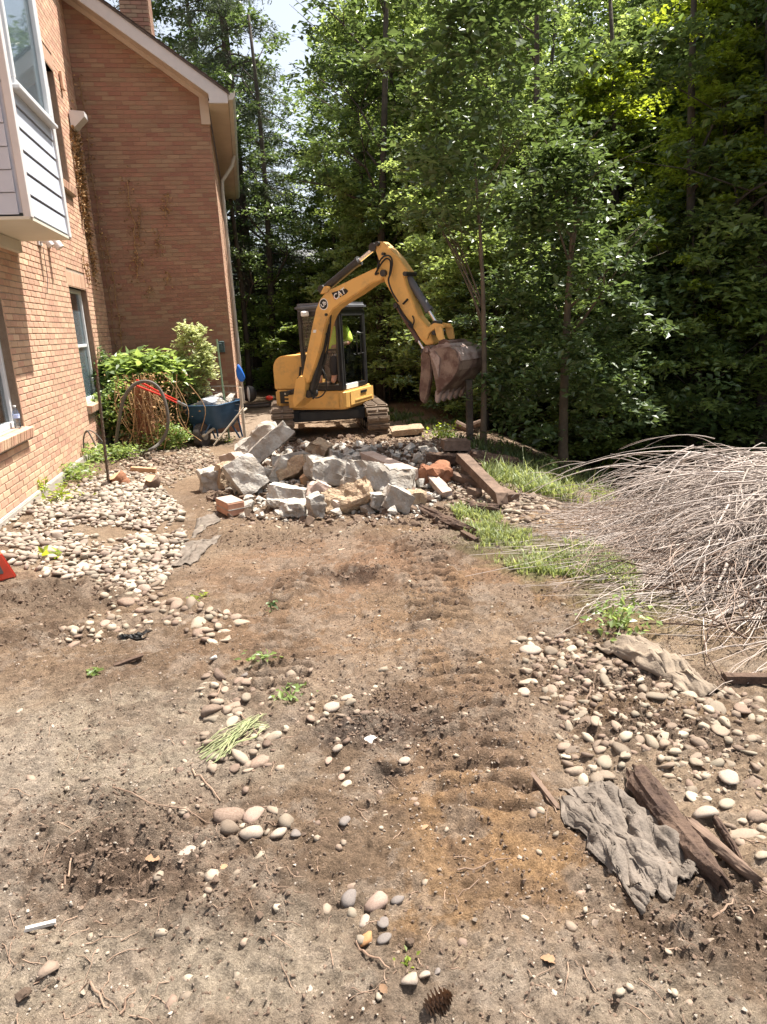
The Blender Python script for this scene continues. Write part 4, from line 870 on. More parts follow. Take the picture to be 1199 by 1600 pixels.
# hand placed stones: px,py,width px, material key, label
hand=[(580,1151,30,'w','bright white knobbly stone lying on the dark crumbly soil'),(541,1087,26,'p','pale round stone up the track above the white knobbly stone'),(514,1102,34,'p','long pale stone beside the round pale stone above the black soil'),
(292,1325,42,'p','long oval tan stone lying alone at the lower left'),(547,1398,30,'g','upright grey oval stone at the left of the lower stone group'),(588,1408,40,'n','largest pinkish stone of the lower stone group'),(622,1402,26,'g','grey round stone at the right of the lower stone group'),
(570,1438,27,'p','pale yellow oval stone in the lower stone group'),(574,1459,30,'o','orange stone at the bottom of the lower stone group'),(600,1462,24,'g','small grey stone beside the orange stone'),(601,1437,22,'g','narrow grey stone beside the pale yellow oval stone'),(665,1515,22,'p','tan oval stone near the bottom edge beside the green sprig'),
(684,1512,18,'g','grey oval stone right of the tan oval stone at the bottom'),(646,1532,32,'p','broken pale stone below the green sprig at the bottom'),(540,1290,28,'g','dark grey round stone alone on the bare soil'),(541,1206,20,'p','upper of two small oval stones left of the black soil patch'),(534,1218,18,'n','lower of two small oval stones left of the black soil patch'),
(632,1185,22,'p','pale stone at the edge of the orange soil by the black hole'),(526,1176,22,'p','flat pale stone below left of the white knobbly stone'),(515,1190,18,'n','small tan stone below the flat pale stone'),(400,1270,36,'n','flat ringed stone at the top of the lower middle cluster'),(393,1302,38,'p','wide pinkish flat stone in the lower middle cluster'),(437,1300,34,'p','wide flat stone right side of the lower middle cluster'),(463,1304,26,'g','grey flat stone at the right end of the lower middle cluster'),
(820,1078,32,'p','flat pale stone left of the right hand cobbles'),(828,1008,34,'p','thin pale flat stone at the edge of the track by the grass'),(1141,1221,34,'p','pale smooth stone in the right bed beside the frame edge'),(1105,1270,44,'p','big pale rough stone in the middle of the right bed'),(383,1053,20,'g','dark grey egg shaped stone above the left middle cluster'),(337,1032,14,'w','small white stone on bare ground above the left middle cluster'),
(175,990,24,'p','pale stone touching the dark bark strip at the left'),(212,990,26,'w','white stone resting on the black plastic scrap'),(30,1105,14,'p','small stone at the left on the pale slab'),(35,1550,34,'c','dark soil clod at the lower left corner'),(640,1468,22,'c','dark clod beside the lower stone group'),(165,968,22,'n','brown stone at the left band edge')]
hm={'w':M('white_stone',(.62,.59,.55),(.48,.45,.40),scale=14,rough=.8,bump=.4),'p':M('pale_stone',(.38,.31,.25),(.28,.22,.17),scale=12,rough=.8,bump=.3),'g':M('grey_stone',(.21,.18,.16),(.15,.125,.11),scale=14,rough=.8,bump=.3),'n':M('pinkish_stone',(.35,.25,.20),(.27,.19,.145),scale=10,rough=.8,bump=.3),'o':M('orange_stone',(.42,.22,.10),(.34,.18,.08),scale=8,rough=.8,bump=.3),'c':m_clod}
hp=[]
def chunk_clod(i):
    V,F=ico(3,i,.2,.75,5); V=V+V*(.28*fbm(V[:,0]*2+i,V[:,1]*2+V[:,2],2.2,3,i))[:,None]; return mesh_np('soil_clod',V,F,False,m_clod)
for i,(px,py,w,mk,lab) in enumerate(hand):
    p=at_g(px,py+w*.2); r=w*mpp(p)/2; V,F=SB2[i%16]; me=mesh_np('cobble',V,F,True,hm[mk]) if mk!='c' else chunk_clod(i); z=gz(p[0],p[1])
    link('white_stone' if mk=='w' else ('soil_clod' if mk=='c' else 'cobble'),me,None,lab,'clod' if mk=='c' else 'stone',loc=(p[0],p[1],z+r*.10),rot=(RS.normal(0,.15),RS.normal(0,.15),RS.uniform(0,1.2))).scale=(r,r*1.05,r*.95); hp.append((p[0],p[1],r))
# ---------- rubble blocks: declared before scattering so that stones keep off
def chunk_mesh(name,dims,seed,mat,rough=.05,cuts=4,sub=3):
    bm=bmesh.new(); bmesh.ops.create_cube(bm,size=1); rs=np.random.RandomState(seed)
    for v in bm.verts: v.co=Vector((v.co.x*dims[0]*rs.uniform(.88,1.06),v.co.y*dims[1]*rs.uniform(.85,1.05),v.co.z*dims[2]*rs.uniform(.88,1.08)))
    for i in range(cuts):
        d=Vector(rs.normal(size=3)); d=Vector((d.x/dims[0],d.y/dims[1],d.z/dims[2])).normalized()
        ext=max(v.co.dot(d) for v in bm.verts); g=bmesh.ops.bisect_plane(bm,geom=bm.verts[:]+bm.edges[:]+bm.faces[:],plane_co=d*ext*rs.uniform(.72,.9),plane_no=d,clear_outer=True)
        bmesh.ops.holes_fill(bm,edges=[e for e in bm.edges if e.is_boundary])
    bmesh.ops.triangulate(bm,faces=bm.faces[:])
    for i in range(4):
        L=max(.018,min(dims)*.17); es=[e for e in bm.edges if e.calc_length()>L]
        if not es or len(bm.verts)>1400: break
        bmesh.ops.subdivide_edges(bm,edges=es,cuts=1); bmesh.ops.triangulate(bm,faces=[f for f in bm.faces if len(f.verts)>3])
    bm.normal_update(); co=np.array([v.co[:] for v in bm.verts]); no=np.array([v.normal[:] for v in bm.verts]); f=1/max(.05,min(dims))
    d=fbm(co[:,0]+co[:,2]*.7+seed,co[:,1]-co[:,2]*.6,f*1.6,3,seed)+.5*fbm(co[:,2]+seed,co[:,0]+co[:,1],f*4,2,seed+5)
    co=co+no*(d*rough*min(dims)*1.6)[:,None]
    for v,c in zip(bm.verts,co): v.co=Vector(c)
    me=bpy.data.meshes.new(name); bm.to_mesh(me); bm.free(); me.materials.append(mat)
    for p in me.polygons: p.use_smooth=True
    try: me.set_sharp_from_angle(angle=R(28))
    except Exception: pass
    return me
RUB=[ # label, px centre (x,y), base py, w,h px, thickness m, tilt deg (in view), yaw deg, material, pitch
 ('long pale concrete slab leaning up to the right on the pile',(414,700),738,100,26,.26,38,12,m_rub,-12,5),
 ('grey rough concrete slab lying behind the long leaning slab',(402,688),720,72,32,.30,30,-5,m_rub,-20,9),
 ('big squarish concrete block standing at the front left of the pile',(384,742),776,50,56,.26,22,28,m_rub,-18,6),
 ('rounded concrete boulder at the left end of the pile',(334,748),766,40,32,.22,5,20,m_rub,0,12),
 ('brown shaded block wedged between boulder and big block',(352,742),764,28,38,.2,-5,40,m_rubt,0,8),
 ('pinkish concrete block behind the big squarish block',(367,722),745,32,30,.22,12,-30,m_rubp,0,6),
 ('small concrete chunk right of the big squarish block',(414,742),757,26,24,.16,-15,20,m_rub,0,9),
 ('speckled upright concrete slab leaning left of the tan block',(438,735),757,24,42,.2,-32,10,m_rub,0,7),
 ('concrete block with a tan underside in the middle of the pile',(464,733),755,52,28,.3,24,-12,m_rubt,-22,6),
 ('small tan cube of mortar in front of the tan block',(480,748),760,22,18,.12,20,35,m_timl,0,4),
 ('large jagged concrete lump in the centre of the pile',(514,738),763,66,38,.34,-16,15,m_rub,-12,12),
 ('brown rounded slab standing behind the jagged lump',(500,704),728,32,26,.28,-22,-20,m_rubt,0,10),
 ('flat concrete slab at the back middle of the pile',(456,720),742,64,20,.36,6,5,m_rub,-16,6),
 ('low flat concrete slab at the front middle of the pile',(455,772),792,70,24,.25,-10,-10,m_rub,-8,8),
 ('pinkish broken piece standing on the low front slab',(494,768),792,26,34,.15,-35,20,m_rubp,0,8),
 ('small upright split white chunk at the front of the pile',(494,790),812,24,36,.14,8,30,m_rub,0,9),
 ('low crumbling lump of mortar left of the split white chunk',(458,794),810,44,20,.2,-6,10,m_rub,0,14),
 ('slab with an exposed tan gravel face in front of the pile',(545,778),800,76,44,.16,20,-8,m_rubt,-42,10),
 ('broad rough grey slab across the right side of the pile',(592,752),778,104,44,.5,-12,-8,m_rub,-24,12),
 ('white rounded chunk below the broad grey slab',(592,784),802,38,28,.2,-10,20,m_rub,0,12),
 ('white pointed block at the front right of the pile',(618,780),803,42,36,.24,-28,10,m_rub,0,8),
 ('small pinkish white chunk lying in front of the gravel slab',(531,788),802,18,22,.1,15,30,m_rubp,0,8),
 ('fist sized chunk beside the small orange brick piece',(372,763),772,16,14,.1,0,10,m_rub,0,10),
 ('concrete piece left of the low crumbling lump',(430,786),797,22,12,.1,-8,0,m_rub,0,12),
 ('rusty brown clay lump beyond the right end of the pile',(678,741),760,46,34,.28,-8,15,m_rusty,0,14),
 ('half buried concrete slab edge right of the excavator track',(636,672),682,50,10,.5,3,0,m_rubt,0,6),
 ('grey stone block under the timbers at the right of the pile',(646,778),792,30,20,.2,-8,20,m_rubt,0,10),
 ('rubble chunk behind the back slab near the track',(530,716),730,30,18,.22,-20,10,m_rub,0,10),
 ('chunk between the jagged lump and the broad slab',(556,722),740,32,20,.2,10,-10,m_rub,0,12),
 ('small block lying among the back rubble',(572,706),716,22,14,.15,12,30,m_rub,0,9),
]
def place_chunk(lab,c,base,w,h,th,tilt,yaw,mat,pitch,ro,seed,name='concrete_chunk',cat='rubble'):
    g=at_g(c[0],base); p=at_y(c[0],c[1],g[1]+th*.3); k=mpp(p); t=R(tilt)
    dims=(w*k,th,h*k)
    me=chunk_mesh(name,dims,seed,mat,ro*1.25/100.)
    return link(name,me,None,lab,cat,loc=p,rot=Euler((R(pitch),-t,R(yaw)),'XYZ')),p,dims
fix={0:(100,20),13:(66,18)}
for i,a in enumerate(RUB):
    lab,c,base,w,h,th,tilt,yaw,mat,pitch,ro=a
    nm='clay_lump' if mat is m_rusty else ('mortar_cube' if 'cube' in lab else 'concrete_chunk')
    place_chunk(lab,c,base,w,h,th,tilt,yaw,mat,pitch,ro,200+i,nm)
# small rubble joined
def hgt_arr(x,y): return ground_h(x,y)
rs=np.random.RandomState(9)
x,y=sample_poly([(330,740),(430,690),(560,690),(700,700),(730,760),(650,815),(420,815),(340,800)],130,rs=rs); n=len(x); s=np.exp(rs.normal(0,.5,n))*.022
base=[(lambda me:(np.array([v.co[:] for v in me.vertices]),np.array([p.vertices[:] for p in me.polygons])))(chunk_mesh('t',(1.8,1.5,1.1),300+k,None,.08,5)) for k in range(0)]
CB=[]
for k in range(6):
    bm=bmesh.new(); r2=np.random.RandomState(400+k); 
    for i in range(16): q=r2.normal(size=3); q=q/np.linalg.norm(q)*r2.uniform(.75,1.1); bm.verts.new(q*np.array([1,.8,.62]))
    bmesh.ops.convex_hull(bm,input=bm.verts[:]); 
    for v in [v for v in bm.verts if not v.link_faces]: bm.verts.remove(v)
    bmesh.ops.triangulate(bm,faces=bm.faces[:]); bm.verts.index_update(); CB.append((np.array([v.co[:] for v in bm.verts]),np.array([[v.index for v in f.verts] for f in bm.faces]))); bm.free()
def scat_obj(name,x,y,s,bases,mat,label,cat,smooth=False,sink=.25,tilt=.6,kind='stuff',rs=RS,zadd=0):
    n=len(x); z=ground_h(x,y); pos=np.stack([x,y,z+s*sink+zadd],1); q_=rs.uniform(.88,1.18,(n,1)); sc_=s[:,None]*np.concatenate([q_,1/q_**.5,np.ones((n,1))],1); V,F=join_np(bases,rs.randint(0,len(bases),n),pos,rots(n,tilt,rs),sc_)
    return link(name,mesh_np(name,V,F,smooth,mat),None,label,cat,kind=kind)
scat_obj('rubble',x,y,s,CB,m_rub,'small grey concrete crumbs strewn between the blocks of the pile','rubble',rs=rs)
x,y=sample_poly([(320,745),(430,690),(560,680),(720,690),(760,760),(700,830),(420,820),(330,800)],260,rs=rs); n=len(x); s=np.exp(rs.normal(0,.5,n))*.022; scat_obj('earth_lumps',x,y,s,CB,m_clod,'brown earth lumps spilled between the rubble blocks','soil',rs=rs)
x,y=sample_poly([(340,745),(430,700),(560,700),(700,720),(720,760),(650,810),(420,810),(350,795)],26,rs=rs); n=len(x); s=np.exp(rs.normal(0,.35,n))*.06; scat_obj('rubble',x,y,s,CB,m_rub,'fist sized broken concrete filling the gaps of the pile','rubble',rs=rs,sink=.5)
# clods
X=[];Y=[];SS=[]
for a in CLOD:
    c=at_g(a[0],a[1]); ar=PI*a[2]*a[3]; k=mpp(c); n=int(min(1500,ar*a[4]*(4200 if c[1]<3.2 else 900))); q=rs.normal(size=(n,2))*.55
    X.append(c[0]+q[:,0]*a[2]); Y.append(c[1]+q[:,1]*a[3]); SS.append(np.exp(rs.normal(0,.45,n))*(.0036+.0008*c[1]))
x,y=np.concatenate(X),np.concatenate(Y); s=np.concatenate(SS)
scat_obj('soil_clods',x,y,s,CB,m_clod,'dark crumbly soil clods heaped in torn patches of the yard','soil',rs=rs,sink=.2)
x,y=sample_poly([(560,830),(700,830),(800,1100),(860,1330),(640,1330),(620,1000)],4000,rs=rs); k=rs.uniform(0,1,len(x))<groove(x,y)*.8; x,y=x[k],y[k]; scat_obj('soil_clods',x,y,np.exp(rs.normal(0,.4,len(x)))*.0055,CB,m_clod,'crumbled soil lying in the tread marks of the track','soil',rs=rs,sink=.1)
x,y,s=scatter([(-200,1700),(-50,1000),(300,820),(800,800),(1100,1000),(1400,1700)],900,.0055,12000,rs=rs,thin=lambda x,y:np.clip(.45+1.5*fbm(x,y,2.2,3,44)+.5*sm(y,2.8,1.6),.05,1))
scat_obj('loose_crumbs',x,y,s,CB,m_clod,'fine crumbs of brown soil scattered over the yard','soil',rs=rs)
x,y,s=scatter([(-200,1700),(-50,1000),(300,820),(800,800),(1100,1000),(1400,1700)],800,.0046,9000,rs=rs,thin=lambda x,y:np.clip(.4+1.5*fbm(x,y,1.7,3,45)+.4*sm(y,2.8,1.6),.05,1))
scat_obj('gravel',x,y,s,CB,m_grav,'pale grit and small pebbles pressed in the soil','gravel',rs=rs)
# cobbles: 300 largest in the picture one by one
AS=[a for a in AS if all((a[0]-h[0])**2+(a[1]-h[1])**2>((a[2]+h[2])*.8)**2 for h in hp)]
def pxs(a): p=np.array([a[0],a[1],0.]); d=(p-[0,0,CZ])@FW; q=599.5+FPX*((p-[0,0,CZ])@RT)/d; q2=800-FPX*((p-[0,0,CZ])@UP)/d; return (a[2]*FPX/d) if (-10<q<1210 and q2<1610) else 0
sz=[pxs(a) for a in AS]; order=np.argsort([-v for v in sz]); NI=300-len([h for h in hand if h[3]!='c']); NI=max(200,NI)
cm=[mesh_np('cobble',V,F,True,m_cob) for V,F in SB2]; cmt=[mesh_np('cobble',V,F,True,m_cobt) for V,F in SB2]
ZC=ground_h(np.array([AS[i][0] for i in order[:NI]]),np.array([AS[i][1] for i in order[:NI]]))
for r_,i in enumerate(order[:NI]):
    x_,y_,s_,b=AS[i]; o=link('cobble',(cm if b==0 else cmt)[r_%16],None,beds[b][0],'stone',beds[b][1],loc=(x_,y_,float(ZC[r_])+s_*(.22 if b==0 else (.02 if b==4 else .10))),rot=(RS.normal(0,.25),RS.normal(0,.25),RS.uniform(0,6.28))); q_=RS.uniform(.88,1.18); o.scale=(s_*q_,s_/q_**.5,s_*.95)
rest=[AS[i] for i in order[NI:] if AS[i][3]!=0]; x,y,s=[np.array([a[k] for a in rest]) for k in range(3)]; scat_obj('cobbles',x,y,s,SB,m_cobt,'loose earthy cobbles strewn over the right bank and around the pile','stone',True,.08,.35,rs=rs)
rest=[AS[i] for i in order[NI:] if AS[i][3]==0]; x,y,s=[np.array([a[k] for a in rest]) for k in range(3)]
lay=np.random.RandomState(3).uniform(0,.02,len(x))*(s>0)
scat_obj('cobbles',x,y,s,SB,m_cob,'bed of rounded tan cobbles spread beside the house wall','stone',True,.3,.35,rs=rs)
x,y,s=[np.array([a[k] for a in strays]) for k in range(3)]; scat_obj('pebbles',x,y,s,SB,m_cobt,'stray small pebbles half sunk in the trampled soil','pebble',True,-.05,.3,rs=rs)
# ------------------------------------------------------------------ brick piece, timbers
def obox(name,lab,cat,c,base,wpx,hpx,depth,mat,tilt=0,yaw=0,pitch=0,bev=.01,rough=.0,seed=1,group=None,cuts=0):
    g=at_g(c[0],base); p=at_y(c[0],c[1],g[1]+depth*.25); k=mpp(p); d=(wpx*k,depth,hpx*k)
    me=chunk_mesh(name,d,seed,mat,rough,cuts); return link(name,me,None,lab,cat,group,loc=p,rot=Euler((R(pitch),-R(tilt),R(yaw)),'XYZ'))
m_br2=M('orange_brick_piece',(.50,.27,.18),(.42,.22,.14),scale=10,rough=.9,bump=.4)
g=at_g(361,800); bp_=thing('broken_brick_piece','orange block of two mortared bricks lying left in front of the pile','brick',(g[0],g[1],gz(g[0],g[1])),R(33))
for k in range(2):
    mb=MB(); mb.box((0,0,.035+.066*k),(.17,.32,.058),bev=.004); mb.local=True; mb.obj('brick',m_br2,bp_)
for k in range(1):
    mb=MB(); mb.box((0.002,-.004,.068+.066*k),(.172,.33,.0085)); mb.local=True; mb.obj('mortar_joint',m_rub,bp_)
mb=MB(); mb.box((0,0,.136),(.166,.31,.010),bev=.003); mb.local=True; mb.obj('mortar_bed',m_rubp,bp_)
def beam(name,lab,cat,a,b,wd,ht,mat,za=0.,zb=0.,rough=.03,seed=1,cuts=1,sag=0,group=None):
    pa,pb=at_g(*a),at_g(*b); pa=Vector((pa[0],pa[1],gz(pa[0],pa[1])+za)); pb=Vector((pb[0],pb[1],gz(pb[0],pb[1])+zb)); d=pb-pa; L=d.length
    me=chunk_mesh(name,(L,wd,ht),seed,mat,rough,cuts); q=d.to_track_quat('X','Z'); o=link(name,me,None,lab,cat,group,loc=(pa+pb)/2+Vector((0,0,ht*.45))); o.rotation_euler=q.to_euler(); return o
def torn_log(name,lab,cat,a,b,w0,w1,ht,mat,za,zb,seed,n=46,k=26):
    pa,pb=at_g(*a),at_g(*b); rs=np.random.RandomState(seed); P0=np.array([pa[0],pa[1],gz(pa[0],pa[1])+za]); P1=np.array([pb[0],pb[1],gz(pb[0],pb[1])+zb]); d=P1-P0; L=np.linalg.norm(d); d/=L; sd_=np.array([d[1],-d[0],0]); sd_/=np.linalg.norm(sd_); up_=np.cross(sd_,d); up_*=np.sign(up_[2])
    V=[]
    tt=np.linspace(0,1,n)
    for i,t in enumerate(tt):
        w=(w0+(w1-w0)*t)*(min(1,(t+.03)*9)**.5)*(min(1,(1.02-t)*5)**.8)
        for j in range(k):
            an=2*PI*j/k; gr=.16*(vnoise(j*1.3+seed,t*1.2,seed)-.5)+.30*(vnoise(j*.55,t*3.5,seed+1)-.5)+.10*(vnoise(j*2.1,t*14,seed+2)-.5)
            r_=1+1.5*gr; off=.10*L*math.sin(t*3+seed)*.25
            e=d*(.05*L*(vnoise(j*1.1,0,seed+3)-.5)*(3 if i in(0,n-1) else 0))
            V.append(P0+d*L*t+sd_*(w*.5*math.cos(an)*r_+off)+up_*(ht*.5*math.sin(an)*r_+ht*.3)+e)
    idx=np.arange(n*k).reshape(n,k); F=np.stack([idx[:-1],np.roll(idx,-1,1)[:-1],np.roll(idx,-1,1)[1:],idx[1:]],-1).reshape(-1,4)
    V=np.array(V); c0=len(V); V=np.vstack([V,V[:k].mean(0),V[-k:].mean(0)]); F=F.tolist(); T=[(q[0],q[1],q[2]) for q in F]+[(q[0],q[2],q[3]) for q in F]+[(c0,(j+1)%k,j) for j in range(k)]+[(c0+1,(n-1)*k+j,(n-1)*k+(j+1)%k) for j in range(k)]
    me=mesh_np(name,V,np.array(T),False,mat); bm=bmesh.new(); bm.from_mesh(me); bmesh.ops.recalc_face_normals(bm,faces=bm.faces); bm.to_mesh(me); bm.free(); return link(name,me,None,lab,cat)
beam('concrete_curb','long narrow pale concrete curb lying across the back right of the pile','curb',(574,738),(648,764),.16,.11,m_rubp,.16,.08,.03,31)
beam('timber','flat tan timber below the curb at the right of the pile','timber',(632,772),(668,786),.13,.05,m_tim,.05,.02,.04,32)
beam('timber','reddish brown timber running down right of the clay lump','timber',(668,752),(700,783),.11,.08,m_rubp,.06,.0,.08,33)
beam('timber','square cut timber end with a moss tuft on top by the wood edge','timber',(690,708),(732,708),.26,.12,m_tim,.05,.05,.03,34)
beam('timber','short square timber post end lying below the mossy timber','timber',(722,742),(750,744),.16,.16,m_tim,.0,.0,.04,35)
beam('timber','long split timber pointing down the bank over pale stones','timber',(720,738),(788,804),.11,.10,m_tim,.14,.05,.05,36,0)
beam('timber','broken timber lying crosswise beneath the long split timber','timber',(705,752),(760,765),.1,.08,m_tim,.02,.0,.06,37)
torn_log('timber','rotten timber chunk at the lower end of the long split timber','timber',(732,798),(782,808),.12,.09,.08,m_timr,.02,.02,38)
torn_log('timber','thin dark rotten timber leading from the pile down to the grass','timber',(662,798),(736,842),.10,.06,.08,m_timr,.0,.0,39)
beam('timber','dark stick shaped timber in the grass below the thin rotten timber','timber',(722,840),(745,850),.05,.04,m_timr,.0,.0,.1,40)
beam('timber','grey timber lying at the right on the brown bank','timber',(772,768),(804,786),.10,.08,m_tim,.02,.0,.06,41)
torn_log('timber','dark log along the wood edge above the green grass','timber',(735,720),(805,735),.2,.15,.16,m_timr,.02,.02,42)
beam('timber','low timber at the top of the bank behind the pale stones','timber',(668,722),(718,730),.14,.12,m_timr,.03,.03,.06,43)
beam('log','short cut branch lying in the leaves beside the metal stake','log',(205,735),(245,738),.07,.07,m_timl,.0,.0,.05,44)
def round_log(name,lab,px,py,r,h,m,tilt=(.0,.0)):
    g=at_g(px,py); t=thing(name,lab,'stump',(g[0],g[1],gz(g[0],g[1])-.02),0); mb=MB(); a=[]
    for k in range(6): a.append((tilt[0]*k/5*h+.01*math.sin(k*2),tilt[1]*k/5*h,h*k/5))
    mb.tube(a,[r*(1.1-.03*k) for k in range(6)],10); mb.local=True; mb.obj('bark',m,t,smooth=True)
    mb=MB(); e=Vector(a[-1]); mb.tube([e,e+Vector((tilt[0]*.01,tilt[1]*.01,.008))],r*.9,10); mb.local=True; mb.obj('cut_face',m_timl,t)
round_log('tree_stump','small sawn stump standing among the cobbles near the wall',238,762,.085,.16,m_tim,(.2,-.3))
round_log('tree_stump','reddish torn stump beside the foot of the metal stake',190,755,.10,.12,m_rusty,(-.3,-.2))
# rotten log at the right, in two split pieces
torn_log('rotten_log','thick dark rotten log split lengthwise at the lower right','log',(1000,1222),(1128,1400),.105,.07,.085,m_timr,.01,.0,51)
torn_log('bark_slab','loose brown bark slab beside the thick rotten log','bark',(1075,1300),(1180,1390),.05,.03,.035,m_tim,.03,.01,52)
torn_log('wood_splinter','thin dark wood splinter at the right end of the rotten log','splinter',(1118,1290),(1160,1370),.025,.01,.03,m_timr,.02,.0,53)
beam('wood_splinter','weathered wood strip in the soil left of the felt sheet','splinter',(822,1208),(872,1272),.018,.014,m_tim,.0,.004,.06,54)
beam('bark_slab','narrow flat bark strip on bare ground at the left','bark',(178,1042),(226,1034),.03,.012,m_timr,.004,.004,.05,55)
beam('white_stick','short white stick lying on soil at the lower left','stick',(40,1458),(88,1443),.013,.011,hm['w'],.004,.004,.02,56)
beam('branch','dark wet branch at the right edge below the twigs','branch',(1130,1068),(1210,1075),.04,.04,m_timr,.01,.03,.06,57)
# landscape fabric sheets: draped surfaces with folds
def fabric(name,lab,quad,nx,ny,mat,h=.03,fold=3.,seed=1,lift=None,cat='fabric',thick=.003):
    P=[at_g(*q) for q in quad]; V=[];
    for j in range(ny+1):
        for i in range(nx+1):
            u=i/nx; v=j/ny; p=(P[0]*(1-u)+P[1]*u)*(1-v)+(P[3]*(1-u)+P[2]*u)*v; V.append((p[0],p[1],u,v))
    A=np.array(V); wob=fbm(A[:,2]*1.5,A[:,3]*3,2,2,seed)*.05; x=A[:,0]+wob*.7+.012*fbm(A[:,2]*3,A[:,3]*3,5,2,seed+1); y=A[:,1]+fbm(A[:,3]*1.2,A[:,2]*2,3,2,seed+2)*.035
    f=np.abs(np.sin((A[:,3]*fold+.6*fbm(A[:,2],A[:,3],2,2,seed+3)+.15*A[:,2])*PI))**1.5*(.6+.6*vnoise(A[:,2]*3,A[:,3]*5,seed+9))+.10*fbm(A[:,2]*1.5,A[:,3],11,3,seed+4)
    ed=np.minimum(np.minimum(A[:,2],1-A[:,2])*6,np.minimum(A[:,3],1-A[:,3])*5).clip(0,1)
    z=ground_h(x,y)+.006+h*f*(.25+.75*ed)+(lift(A[:,2],A[:,3]) if lift else 0)
    idx=np.arange((nx+1)*(ny+1)).reshape(ny+1,nx+1); F=np.stack([idx[:-1,:-1],idx[:-1,1:],idx[1:,1:],idx[1:,:-1]],-1).reshape(-1,4)
    me=mesh_np(name,np.stack([x,y,z],1),F,True,mat); o=link(name,me,None,lab,cat); md=o.modifiers.new('t','SOLIDIFY'); md.thickness=thick; md.offset=-1; return o
m_felt=M('grey_felt',(.20,.165,.135),(.115,.094,.076),scale=14,rough=.95,bump=.5,bscale=150); m_feltl=M('dusty_tan_felt',(.27,.215,.16),(.18,.14,.105),scale=8,rough=.95,bump=.4,bscale=120)
fabric('felt_sheet','crumpled grey felt sheet half buried beside the rotten log',[(888,1240),(960,1228),(1100,1372),(1040,1405)],90,40,m_felt,.05,2.4,3)
fabric('felt_sheet','folded grey felt strip trailing toward the bottom beside the rotten log',[(868,1262),(915,1252),(1030,1380),(1003,1425)],80,20,m_felt,.04,1.2,8)
fabric('felt_sheet','long tan felt roll lying under the dead twigs at the right',[(925,1010),(1000,1000),(1130,1085),(1090,1092)],60,20,m_feltl,.05,1.0,13,lift=lambda u,v:.04*np.sin(v*PI)*np.sin(u*PI))
fabric('felt_sheet','thin torn grey felt rag on the soil right of the cobble bed',[(258,885),(300,845),(348,835),(300,885)],40,20,m_felt,.03,3.,17)
fabric('felt_sheet','dusty grey felt flap left of the orange brick piece',[(300,840),(305,812),(338,800),(345,812)],24,14,m_felt,.015,2.,19)
fabric('plastic_scrap','small curled black plastic scrap below the white stone at left',[(186,1000),(232,993),(232,999),(192,1004)],20,6,m_hose,.02,1.,23,lift=lambda u,v:.02*u)
# concrete slab at the left edge
fabric('concrete_slab','',[(-260,1080),(60,1120),(84,1180),(-400,1600)],4,4,m_conc,0,0,1) if False else None
# pinecone
g=at_g(686,1578); pc=thing('pinecone','brown open pinecone on the soil at the bottom edge','pinecone',(g[0],g[1],gz(g[0],g[1])+.015),.5)
m_cone=M('cone_scale',(.24,.15,.09),(.14,.09,.06),rough=.8)
cv=np.array([(0,-.5,0),(.9,-.55,.15),(1.1,0,.3),(.9,.55,.15),(0,.5,0)]); cf=np.array([(0,1,2),(0,2,4),(2,3,4)]); n=70; t_=np.linspace(0,1,n); a_=np.arange(n)*2.4; r0=.018*np.sin(PI*(t_*.85+.12))
V=[];F=[]
for i in range(n):
    ca,sa=math.cos(a_[i]),math.sin(a_[i]); L_=.012+.010*math.sin(PI*t_[i])
    for v in cv: q=(r0[i]*.5+v[0]*L_, v[1]*.011, v[2]*.012); V.append((-.035+.07*t_[i]-q[2]*.3, q[0]*ca-q[1]*sa, q[0]*sa+q[1]*ca))
    F+=[[j+5*i for j in f] for f in cf]
o=link('scales',mesh_np('scales',V,F,False,m_cone),pc); mb=MB(); mb.tube([(-.034,0,0),(0,0,0),(.034,0,0)],[.006,.011,.005],8); mb.local=True; mb.obj('core',m_timr,pc)
